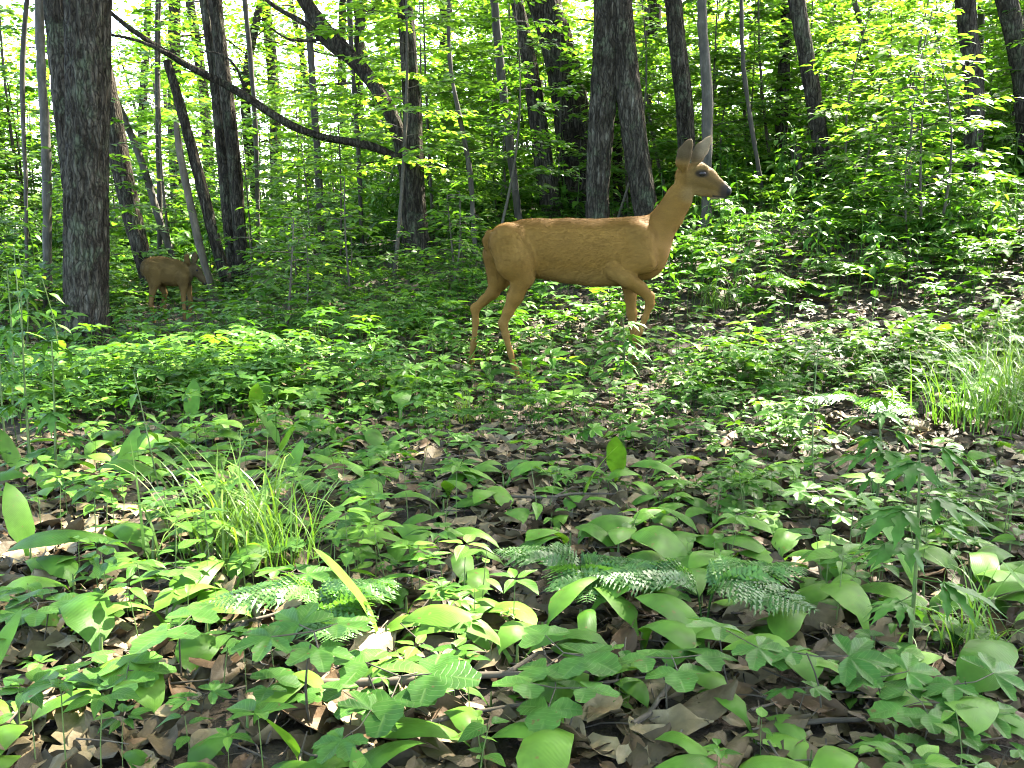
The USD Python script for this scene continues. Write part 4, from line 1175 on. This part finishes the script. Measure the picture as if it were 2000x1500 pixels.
def fawn_colour(p):
    px, py, _ = project(p)
    c = np.repeat(np.array([[0.080, 0.050, 0.015]]), len(p), 0)
    c = mixc(c, c * 0 + [0.110, 0.062, 0.020], smooth(py, 560, 600))
    c = mixc(c, c * 0 + [0.050, 0.036, 0.016], (smooth(px, 366, 374) * (py < 560)))
    return c * (0.8 + 0.4 * fbm(p * 14, 3, 5)[:, None])


fawn = thing("deer", fo, "smaller brown deer with lowered head among plants right of the thickest trunk", "deer")
animal(fawn, fo, fv, ff, fawn_colour, lambda p: np.where((project(p)[1] > 560)[:, None], np.array([[0, 0, -1.0]]), np.array([[-1.0, 0, -0.35]])), lambda p: np.where(project(p)[1] > 560, 0.007, 0.014), 14000, 4, 0.0016)
for s in (-1, 1):
    part(fawn, "eye", ball(at(385, 528, FY + s * 0.036) - fo, 0.010, (1, 0.7, 0.9), 2), "eye_dark", smooth=True)
part(fawn, "nose", ball(at(401, 554, FY) - fo, 0.018, (0.8, 0.9, 0.8), 2), "nose_dark", smooth=True)

# ------------------------------------------------------------------ plants of the forest floor
taken, heroes = [], []


def put(kinds, k, name, px, py, sc, yaw, label, cat, group=None):
    g = ground_at(px, py)
    taken.append(g[:2])
    heroes.append((g[0], g[1], 0.20 if name == 'fern' else 0.085))
    heroes.append((g[0] * 0.95, g[1] * 0.95 - 0.03, 0.12 if name == 'fern' else 0.06))
    copy(kinds[k % len(kinds)], name, g, label, cat, group, yaw, sc * {'lily_of_the_valley': 0.74, 'lobed_herb': 0.72, 'maple_seedling': 0.74, 'fern': 0.8}.get(name, 0.9))


LN = "lily_of_the_valley"
for k, px, py, sc, yaw, lab in [
    (2, 833, 1108, 1.25, 0.3, "tall upright broad-leaved plant alone in the litter left of centre"),
    (1, 756, 1290, 1.15, 1.2, "broad-leaved plant with a curled leaf on top, left of the sunlit red-brown litter"),
    (3, 642, 1082, 1.1, 2.0, "broad-leaved plant with an upright lit leaf, just right of the bright grass tuft"),
    (4, 1205, 1115, 1.1, 0.1, "arching broad-leaved plant behind the fern right of centre"),
    (0, 1312, 1066, 1.0, 2.6, "pair of long upright broad leaves right of the centre, behind the arching plants"),
    (5, 1520, 1122, 1.1, 0.9, "broad-leaved plant with an arching blade, right of the pair of long upright leaves"),
    (6, 1448, 1188, 1.05, 0.2, "low broad-leaved plant behind the long fern on the right"),
    (7, 1136, 1262, 1.25, 3.3, "broad hanging leaf below the fern right of centre"),
    (0, 1092, 1452, 1.25, 2.4, "large bright broad leaf at the bottom edge right of centre"),
    (5, 1512, 1312, 1.15, 2.9, "broad-leaved plant with a folded upright leaf at the lower right"),
    (7, 1700, 1300, 1.15, 4.6, "single wide oval leaf standing beside the tall lobed stem at the lower right"),
    (1, 1800, 1200, 1.2, 0.4, "broad-leaved plant with a long flat arching blade right of the tall lobed stem"),
    (2, 1925, 1200, 1.15, 1.9, "broad-leaved plant with a dark rounded upright leaf near the right edge"),
    (3, 1382, 1322, 1.1, 0.7, "broad-leaved plant with two arching blades in the lower right litter"),
    (4, 196, 1335, 1.5, 0.05, "largest dark broad leaf arching right at the lower left"),
    (2, 300, 1120, 1.5, 0.6, "broad-leaved clump with wide dark leaves left of the bright grass tuft"),
    (5, 150, 1180, 1.15, 2.2, "broad-leaved clump with drooping blades at the left edge"),
    (8, 340, 985, 1.25, 1.1, "wide oval leaf standing just behind the broad-leaved clump at the left"),
    (9, 985, 965, 1.1, 2.8, "broad-leaved plant with pale leaf tops in the middle of the clearing"),
    (7, 782, 838, 1.5, 4.5, "single round drooping leaf standing alone in the middle distance"),
    (6, 1000, 1130, 1.0, 0.5, "small broad-leaved plant right of the tall upright plant near the centre"),
    (3, 1255, 1290, 1.1, 3.5, "narrow dark broad-leaved plant below the fern right of centre"),
    (8, 1010, 1330, 1.15, 0.9, "broad-leaved clump right of the sunlit red-brown litter"),
    (1, 60, 1120, 1.0, 0.2, "arching blade plant at the left edge under the tall lobed herb"),
    (9, 1880, 1440, 1.2, 0.5, "broad flat leaves springing from one stalk at the bottom right corner"),
]:
    put(LILY, k, LN, px, py, sc, yaw, lab, "plant")
for k, px, py, sc, yaw, lab in [
    (1, 620, 1440, 1.45, 0.4, "lobed seedling with the largest flat leaf at the bottom edge left of centre"),
    (4, 785, 1475, 1.35, 1.6, "flat lobed seedling cut by the bottom edge, left of centre"),
    (0, 360, 1350, 1.2, 0.9, "lobed seedling right of the largest dark broad leaf at the lower left"),
    (2, 255, 1400, 1.0, 2.1, "small lobed seedling at the bottom left below the largest dark leaf"),
    (3, 1590, 1425, 1.15, 0.5, "bright toothed seedling at the bottom right beside a heart-shaped leaf"),
    (5, 1440, 1390, 1.1, 1.4, "pale lobed seedling at the bottom right, left of the bright toothed seedling"),
    (6, 1310, 1440, 1.1, 2.5, "lobed seedling near the bottom edge right of centre"),
    (7, 570, 1200, 1.2, 2.9, "lobed seedling with a pointed leaf below the bright grass tuft"),
    (1, 1590, 1060, 1.15, 0.2, "flat lobed seedling in the right middle ground before the bare litter"),
    (4, 1100, 1400, 1.2, 1.0, "dark-stemmed lobed seedling with a large cut leaf in the lower middle"),
]:
    put(MAPLE, k, "maple_seedling", px, py, sc, yaw, lab, "seedling")
put(FERN, 0, "fern", 640, 1265, 0.85, 1.0, "flat fern with dark fronds left of the broad-leaved plant with the curled leaf", "fern")
put(FERN, 1, "fern", 1130, 1190, 0.85, 0.2, "pale fern with finely cut fronds right of centre", "fern")
put(FERN, 2, "fern", 1375, 1240, 0.9, 2.9, "long fern reaching right over the litter at the lower right", "fern")
put(FERN, 1, "fern", 1690, 850, 1.1, 0.4, "bluish fern in the right middle distance before the bare litter", "fern")
put(LOBED, 0, "lobed_herb", 62, 940, 1.35, 0.4, "tallest dark herb with cut leaves at the left edge", "herb")
put(LOBED, 0, "lobed_herb", 16, 905, 1.15, 2.4, "dark herb with cut leaves half cut off by the left edge", "herb")
put(LOBED, 1, "lobed_herb", 108, 965, 1.25, 4.0, "dark herb with cut leaves just right of the tallest one at the left edge", "herb")
put(LOBED, 1, "lobed_herb", 1770, 1330, 1.12, 1.2, "tall single stem with deeply cut leaves at the lower right", "herb")
put(LOBED, 2, "lobed_herb", 1700, 1010, 1.2, 2.0, "short herb with cut leaves right of the centre, at the edge of the bare litter", "herb")
put(LOBED, 2, "lobed_herb", 1215, 770, 1.5, 3.0, "dark-stemmed herb standing just in front of the large deer's forelegs", "herb")
put(TALL, 0, "tall_herb", 318, 985, 1.0, 0.4, "bright upright herb with paired leaves in front of the thickest trunk", "herb")
put(TALL, 1, "tall_herb", 60, 760, 1.6, 1.3, "tall stem with large toothed leaves at the left edge overlapping the thickest trunk", "herb")
put(TALL, 3, "tall_herb", 22, 830, 1.7, 0.3, "broad-leaved tall herb cut off by the left edge, before the thickest trunk", "herb")
put(TALL, 0, "tall_herb", 118, 745, 1.5, 2.2, "tall leafy herb standing right in front of the thickest trunk's foot", "herb")
put(TALL, 2, "tall_herb", 45, 700, 1.8, 1.1, "tallest leafy herb behind the others at the left edge", "herb")
put(TALL, 2, "tall_herb", 1915, 730, 0.9, 2.0, "upright herb with paired leaves near the right edge", "herb")
put(TALL, 3, "tall_herb", 1700, 700, 1.0, 0.9, "upright herb with wide leaves in the right middle distance", "herb")
put(TALL, 1, "tall_herb", 1590, 960, 0.9, 0.2, "dark upright herb on the slope right of the large deer's chest", "herb")
put(TALL, 2, "tall_herb", 600, 760, 0.9, 2.7, "thin upright herb left of the large deer's hind feet", "herb")
put(TALL, 0, "tall_herb", 850, 760, 0.9, 1.7, "thin pale upright herb just left of the large deer's hind feet", "herb")
put(GRASS, 0, "grass_tuft", 480, 1105, 1.5, 0.0, "bright sunlit grass tuft left of centre", "grass tuft")
put(GRASS, 1, "grass_tuft", 1940, 850, 1.15, 1.0, "wide dim grass tuft at the right edge above the bare litter", "grass tuft")
put(GRASS, 1, "grass_tuft", 1990, 790, 1.1, 2.0, "tall grass tuft cut by the right edge behind the wide dim tuft", "grass tuft")
put(GRASS, 1, "grass_tuft", 1975, 460, 1.2, 0.0, "bright sunlit grass tuft far up the slope at the right edge", "grass tuft")
put(GRASS, 3, "grass_tuft", 1540, 440, 1.2, 0.4, "arching grass tuft on the slope right of the large deer's nose", "grass tuft")
put(GRASS, 2, "grass_tuft", 1900, 1300, 1.2, 0.4, "thin grass tuft in the dark litter at the lower right", "grass tuft")
put(GRASS, 3, "grass_tuft", 1400, 610, 1.0, 2.4, "grass tuft in front of the large deer's chest", "grass tuft")
put(GRASS, 3, "grass_tuft", 560, 1130, 0.9, 1.4, "lower grass tuft at the right foot of the bright sunlit tuft", "grass tuft")
put(GRASS, 2, "grass_tuft", 910, 830, 1.0, 1.4, "small upright grass tuft below the large deer's hind feet", "grass tuft")

RP = np.random.default_rng(21)
HERO = np.array(heroes)


def scatter(n, ylo, yhi, margin=1.08):
    y = np.sqrt(RP.uniform(ylo ** 2, yhi ** 2, n))
    x = RP.uniform(-0.60, 0.60, n) * y * margin
    return np.stack([x, y, GH(x, y)], -1)


def zone(px, py):
    if py > 1000:
        return "in the left foreground" if px < 700 else ("in the middle foreground" if px < 1350 else "in the right foreground")
    if px < 480:
        return "around the thickest trunk at the left"
    return "below and left of the large deer" if px < 1200 else "on the slope right of the large deer"


# lily-of-the-valley among the marked ones
cand = np.vstack([scatter(90, 1.0, 1.5), scatter(1700, 1.3, 5.2)])
npatch = fbm(cand * [0.9, 0.9, 0], 3, 31)
cnt = 0
for p, q in zip(cand, npatch):
    px, py, _ = project(p)
    w = (0.85 if px > 900 else 0.55) * (1.0 if py > 850 else 0.45) * float(smooth(np.array(q), 0.30, 0.50))
    if px > 1600 and 830 < py < 1020:
        w *= 0.1
    if RP.random() > w * 0.95 or (taken and min(np.hypot(*(p[:2] - t)) for t in taken) < 0.085):
        continue
    taken.append(p[:2])
    cnt += 1
    if cnt > 290:
        break
    z = zone(px, py)
    describe(copy(LILY[RP.integers(0, 10)], LN, p, None, "plant", f"broad-leaved plants {z}", RP.uniform(0, 6.28), RP.uniform(0.50, 0.88) * (0.75 if p[1] < 1.5 else 1.0)), p, "broad-leaved plant", FLOOR_MARKS)

# lobed seedlings
cand = np.vstack([scatter(70, 0.85, 1.45), scatter(800, 1.25, 7)])
cnt = 0
for p in cand:
    px, py, _ = project(p)
    if RP.random() > 0.27 or (px > 1600 and 830 < py < 1020 and RP.random() < 0.85):
        continue
    cnt += 1
    z = zone(px, py)
    describe(copy(MAPLE[RP.integers(0, 8)], "maple_seedling", p, None, "seedling", f"lobed seedlings {z}", RP.uniform(0, 6.28), RP.uniform(0.4, 0.8)), p, "low lobed seedling", FLOOR_MARKS)

# small herbs: the nearest three hundred one by one, the rest as ground cover
near, far_ = np.vstack([scatter(200, 0.9, 1.4), scatter(2300, 1.3, 2.6), scatter(7500, 2.2, 4.6)]), scatter(15500, 3.8, 11.5)
vfar = np.vstack([scatter(6500, 10.5, 24), [q for q in scatter(4200, 5.6, 13) if q[0] / q[1] > 0.17]])
cand = np.vstack([near, far_])
q = fbm(cand * [0.7, 0.7, 0], 3, 51)
px, py, _f = project(cand)
keep = RP.random(len(cand)) < np.clip(0.15 + 1.6 * (q - 0.38), 0.10, 1.0) * (0.85 + 0.15 * smooth(cand[:, 1], 2.3, 4.6)) * np.where((px > 1600) & (py > 830) & (py < 1020), 0.12, 1.0)
px, py = px[keep], py[keep]; cand = cand[keep]
clear = ((px > 265) & (px < 430) & (cand[:, 1] > 5.9) & (cand[:, 1] < 8.7) & (RP.random(len(cand)) < 0.80)) | ((px > 880) & (px < 1300) & (cand[:, 1] > 3.9) & (cand[:, 1] < 4.9) & (RP.random(len(cand)) < 0.82))
hero = np.min(np.hypot(cand[:, None, 0] - HERO[None, :, 0], cand[:, None, 1] - HERO[None, :, 1]) / HERO[None, :, 2], axis=1) < 1
cand = cand[~(clear | hero)]
order = np.argsort(cand[:, 1])
cand = cand[order]
inpic = (project(cand)[0] > -20) & (project(cand)[0] < 2020) & (project(cand)[1] < 1760)
first = np.nonzero(inpic)[0][:300]
for i in first:
    p = cand[i]
    z = zone(*project(p)[:2])
    hk, hs = int(RP.integers(0, 16)), RP.uniform(0.36, 0.85) * (0.8 if p[1] < 1.6 else 1.0)
    describe(copy(HERB[hk], "herb", p, None, "herb", f"small herbs {z}", RP.uniform(0, 6.28), hs), p,
             ("small " if hs < 0.58 else "larger ") + ["whorled herb", "paired-leaf herb", "three-part herb", "spiral-leaved herb"][hk % 4], FLOOR_MARKS)
rest = np.delete(cand, first, 0)
rest = rest[rest[:, 1] > 1.6]


def instancer(path, names, pts, scale, mat, rng, kinds=None, tilt=0.06, rot=None):
    pi = UsdGeom.PointInstancer.Define(stage, path)
    for j, nm in enumerate(names):
        v, f = FLAT[nm]
        m = usdkit.mesh(stage, f"{path}/{'plant' if kinds is None else kinds}_{j:03d}", (v, f), M[mat] if isinstance(mat, str) else M[mat[j]], True)
        pi.CreatePrototypesRel().AddTarget(m.GetPath())
    n = len(pts)
    pi.CreateProtoIndicesAttr(Vt.IntArray.FromNumpy(rng.integers(0, len(names), n).astype(np.int32)))
    pi.CreatePositionsAttr(Vt.Vec3fArray.FromNumpy(np.asarray(pts, np.float32)))
    if rot is None:
        yaw = rng.uniform(0, 2 * np.pi, n)
        qq = np.stack([np.cos(yaw / 2), rng.normal(size=n) * tilt, rng.normal(size=n) * tilt, np.sin(yaw / 2)], -1)
        qq /= np.linalg.norm(qq, axis=1, keepdims=True)
    else:
        qq = rot
    pi.CreateOrientationsAttr(Vt.QuathArray([Gf.Quath(float(a), float(b), float(c), float(d)) for a, b, c, d in qq]))
    pi.CreateScalesAttr(Vt.Vec3fArray.FromNumpy(np.repeat(np.asarray(scale, np.float32)[:, None], 3, 1)))
    return pi.GetPrim()


gc = instancer("/World/ground_cover", [f"herb_kind_{i}" for i in range(16)] + [f"maple_seedling_kind_{i}" for i in range(4)], rest, np.clip(rest[:, 1] / 5.0, 0.42, 1.0) * RP.uniform(0.65, 1.3, len(rest)), "herb_leaf", RP)
tag(gc, "carpet of small green leafy plants over the middle of the clearing", "undergrowth", kind="stuff")
gc2 = instancer("/World/far_ground_cover", [f"herb_kind_{i}" for i in range(0, 16, 2)] + [f"tall_herb_kind_{i}" for i in range(4)] + ["fern_kind_0"], vfar, np.clip(vfar[:, 1] / 7, 0.9, 2.0) * RP.uniform(0.75, 1.35, len(vfar)), "herb_leaf", RP)
tag(gc2, "dense green undergrowth beneath the trees in the background", "undergrowth", kind="stuff")

# ------------------------------------------------------------------ fallen leaves and twigs
def dead_leaf_kind(i):
    r = np.random.default_rng(1000 + i)
    n, m = 6, 5
    u, s = np.linspace(0, 1, n), np.linspace(-1, 1, m)
    w = r.uniform(0.25, 0.42) * np.sin(np.pi * np.clip(u, 0.03, 0.98) ** 0.8) * (1 + 0.25 * np.where(np.arange(n) % 2, 1, -1) * (i % 3 == 0))
    x, y = np.repeat(u[:, None], m, 1), w[:, None] * s[None]
    k = r.uniform(0.3, 2.6)
    yy = np.sin(y * k * 1.2) / (k * 1.2)
    z = (1 - np.cos(y * k * 1.6)) / (k * 1.2) + r.uniform(-0.25, 0.3) * (u[:, None] - 0.5) ** 2 * 2 + 0.05 * np.sin(7 * u[:, None] + 3 * s[None] + i)
    if i % 4 == 3:
        z = -z + 0.12
    v = np.stack([x - 0.5, yy, z], -1).reshape(-1, 3)
    st = np.array([[-0.5, 0.012, 0.01], [-0.5, -0.012, 0.01], [-0.75, 0, 0.05]])
    return np.vstack([v, st]), np.vstack([quads(n, m), [[n * m, n * m + 1, n * m + 2]]])


DK = [dead_leaf_kind(i) for i in range(12)]
dead_cls = []
stage.CreateClassPrim("/World/kinds/dead_leaves")
DM = ["dead_brown", "dead_tan", "dead_brown", "dead_tan", "dead_brown", "dead_red"]
for i, vf in enumerate(DK):
    FLAT[f"dead_{i}"] = vf
RL = np.random.default_rng(63)
lit = np.vstack([scatter(5600, 1.05, 3.4), scatter(7500, 3.2, 7.0), scatter(3500, 6.8, 12)])
# more room for litter where the bare patch lies
order = np.argsort(lit[:, 1]); lit = lit[order]
n = len(lit)
yaw, pit, rol = RL.uniform(0, 2 * np.pi, n), RL.normal(size=n) * 0.30, RL.normal(size=n) * 0.35
size = np.where(lit[:, 1] < 3.3, RL.uniform(0.028, 0.11, n), RL.uniform(0.035, 0.095, n))
up = lit + np.stack([np.zeros(n), np.zeros(n), RL.uniform(0.002, 0.032, n)], -1)


def quat(yaw, pit, rol):
    c, s = np.cos, np.sin
    cy, sy, cp, sp, cr, sr = c(yaw / 2), s(yaw / 2), c(pit / 2), s(pit / 2), c(rol / 2), s(rol / 2)
    return np.stack([cr * cp * cy + sr * sp * sy, sr * cp * cy - cr * sp * sy, cr * sp * cy + sr * cp * sy, cr * cp * sy - sr * sp * cy], -1)


Q = quat(yaw, pit, rol)
lpx, lpy, _f = project(up)
vis = np.nonzero((lpx > 0) & (lpx < 2000) & (lpy < 1500))[0]
pick = vis[:300]
for i in pick:
    w, x, y, z = Q[i]
    Rm = np.array([[1 - 2 * (y * y + z * z), 2 * (x * y - z * w), 2 * (x * z + y * w)], [2 * (x * y + z * w), 1 - 2 * (x * x + z * z), 2 * (y * z - x * w)], [2 * (x * z - y * w), 2 * (y * z + x * w), 1 - 2 * (x * x + y * y)]])
    v, f = DK[i % 12]
    part(ground, "dead_leaf", ((v * size[i]) @ Rm.T + up[i], f), DM[(i * 7 // 2) % 6], smooth=True)
oth = np.delete(np.arange(n), pick)
li = instancer("/World/ground/leaf_litter", [f"dead_{i}" for i in range(12)], up[oth], size[oth], [DM[i % 6] for i in range(12)], RL, kinds="fallen_leaf", rot=Q[oth])
tag(li, kind="stuff")
for j in range(4):
    a = Acc()
    for q in range(3):
        y0 = RL.uniform(0, 6.28); p0 = np.append(RL.normal(size=2) * 0.02, 0.012); e0 = p0 + np.array([math.cos(y0), math.sin(y0), RL.normal() * 0.15]) * RL.uniform(0.05, 0.14)
        a.add(*tube(line(p0, e0, 5, 0.006, RL), np.linspace(0.0016, 0.0008, 5), 4))
    FLAT[f"bits_{j}"] = a.get()
tb = np.vstack([scatter(420, 1.1, 3.2), scatter(520, 3.0, 6.5)]) + [0, 0, 0.012]
tag(instancer("/World/ground/twig_bits", [f"bits_{j}" for j in range(4)], tb, RL.uniform(0.7, 1.4, len(tb)), "dead_wood", RL, kinds="twig_bit", tilt=0.08), kind="stuff")

RW = np.random.default_rng(90)


def twig(px, py, length, yaw, rad, label, group=None, name="fallen_twig", cat="twig", rise=0.02):
    g = ground_at(px, py)
    n = 9
    t = np.linspace(-0.5, 0.5, n)
    p = np.stack([np.cos(yaw) * t * length, np.sin(yaw) * t * length, t * 0], -1)
    rad = rad * 0.7
    p[:, :2] += np.cumsum(RW.normal(size=(n, 2)), 0) * length * 0.022
    p[:, 2] = GH(p[:, 0] + g[0], p[:, 1] + g[1]) - g[2] + rad + rise + np.abs(RW.normal()) * 0.01
    v, f = tube(p, rad * np.linspace(1, 0.5, n) * RW.uniform(0.85, 1.15, n), 8)
    root = thing(name, g, None if group else label, cat, group)
    if group:
        describe(root, g, label, FLOOR_MARKS)
    part(root, "stick", (v, f), "dead_wood", smooth=True)
    if length > 0.35:
        b = p[5] + np.array([[0, 0, 0], [math.cos(yaw + 0.7) * length * 0.15, math.sin(yaw + 0.7) * length * 0.15, 0.01], [math.cos(yaw + 0.6) * length * 0.3, math.sin(yaw + 0.6) * length * 0.3, 0.0]])
        part(root, "side_twig", tube(b, [rad * 0.6, rad * 0.45, rad * 0.25], 6), "dead_wood", smooth=True)


twig(1730, 1355, 0.30, 0.9, 0.007, "grey curved stick lying at the foot of the tall lobed stem at the lower right")
twig(1600, 985, 0.75, -0.06, 0.006, "long pale stick across the bare litter on the right")
twig(1660, 950, 0.35, 0.9, 0.009, "brown stick slanting up at the edge of the bare litter on the right")
twig(700, 1190, 0.6, 0.75, 0.004, "thin twig slanting through the litter left of the tall upright plant")
twig(1060, 1000, 0.5, 0.15, 0.007, "weathered stick in the litter in the middle of the clearing")
twig(790, 920, 0.55, 0.25, 0.006, "pale twig lying below the single round drooping leaf")
twig(900, 1370, 0.5, 0.12, 0.011, "thick brown stick lying below the sunlit red-brown litter")
twig(1340, 1370, 0.35, 1.0, 0.006, "short twig standing out of the litter at the lower right of centre")
twig(390, 605, 0.75, -0.75, 0.022, "pale fallen branch slanting down in front of the smaller deer", name="fallen_branch", cat="branch", rise=0.06)
for k in range(34):
    px, py = RW.uniform(30, 1970), RW.uniform(700, 1440)
    z = zone(px, py)
    twig(px, py, RW.uniform(0.15, 0.5), RW.uniform(0, 3.14), RW.uniform(0.002, 0.006), "thin dead twig", f"twigs {z}")

settle_labels()
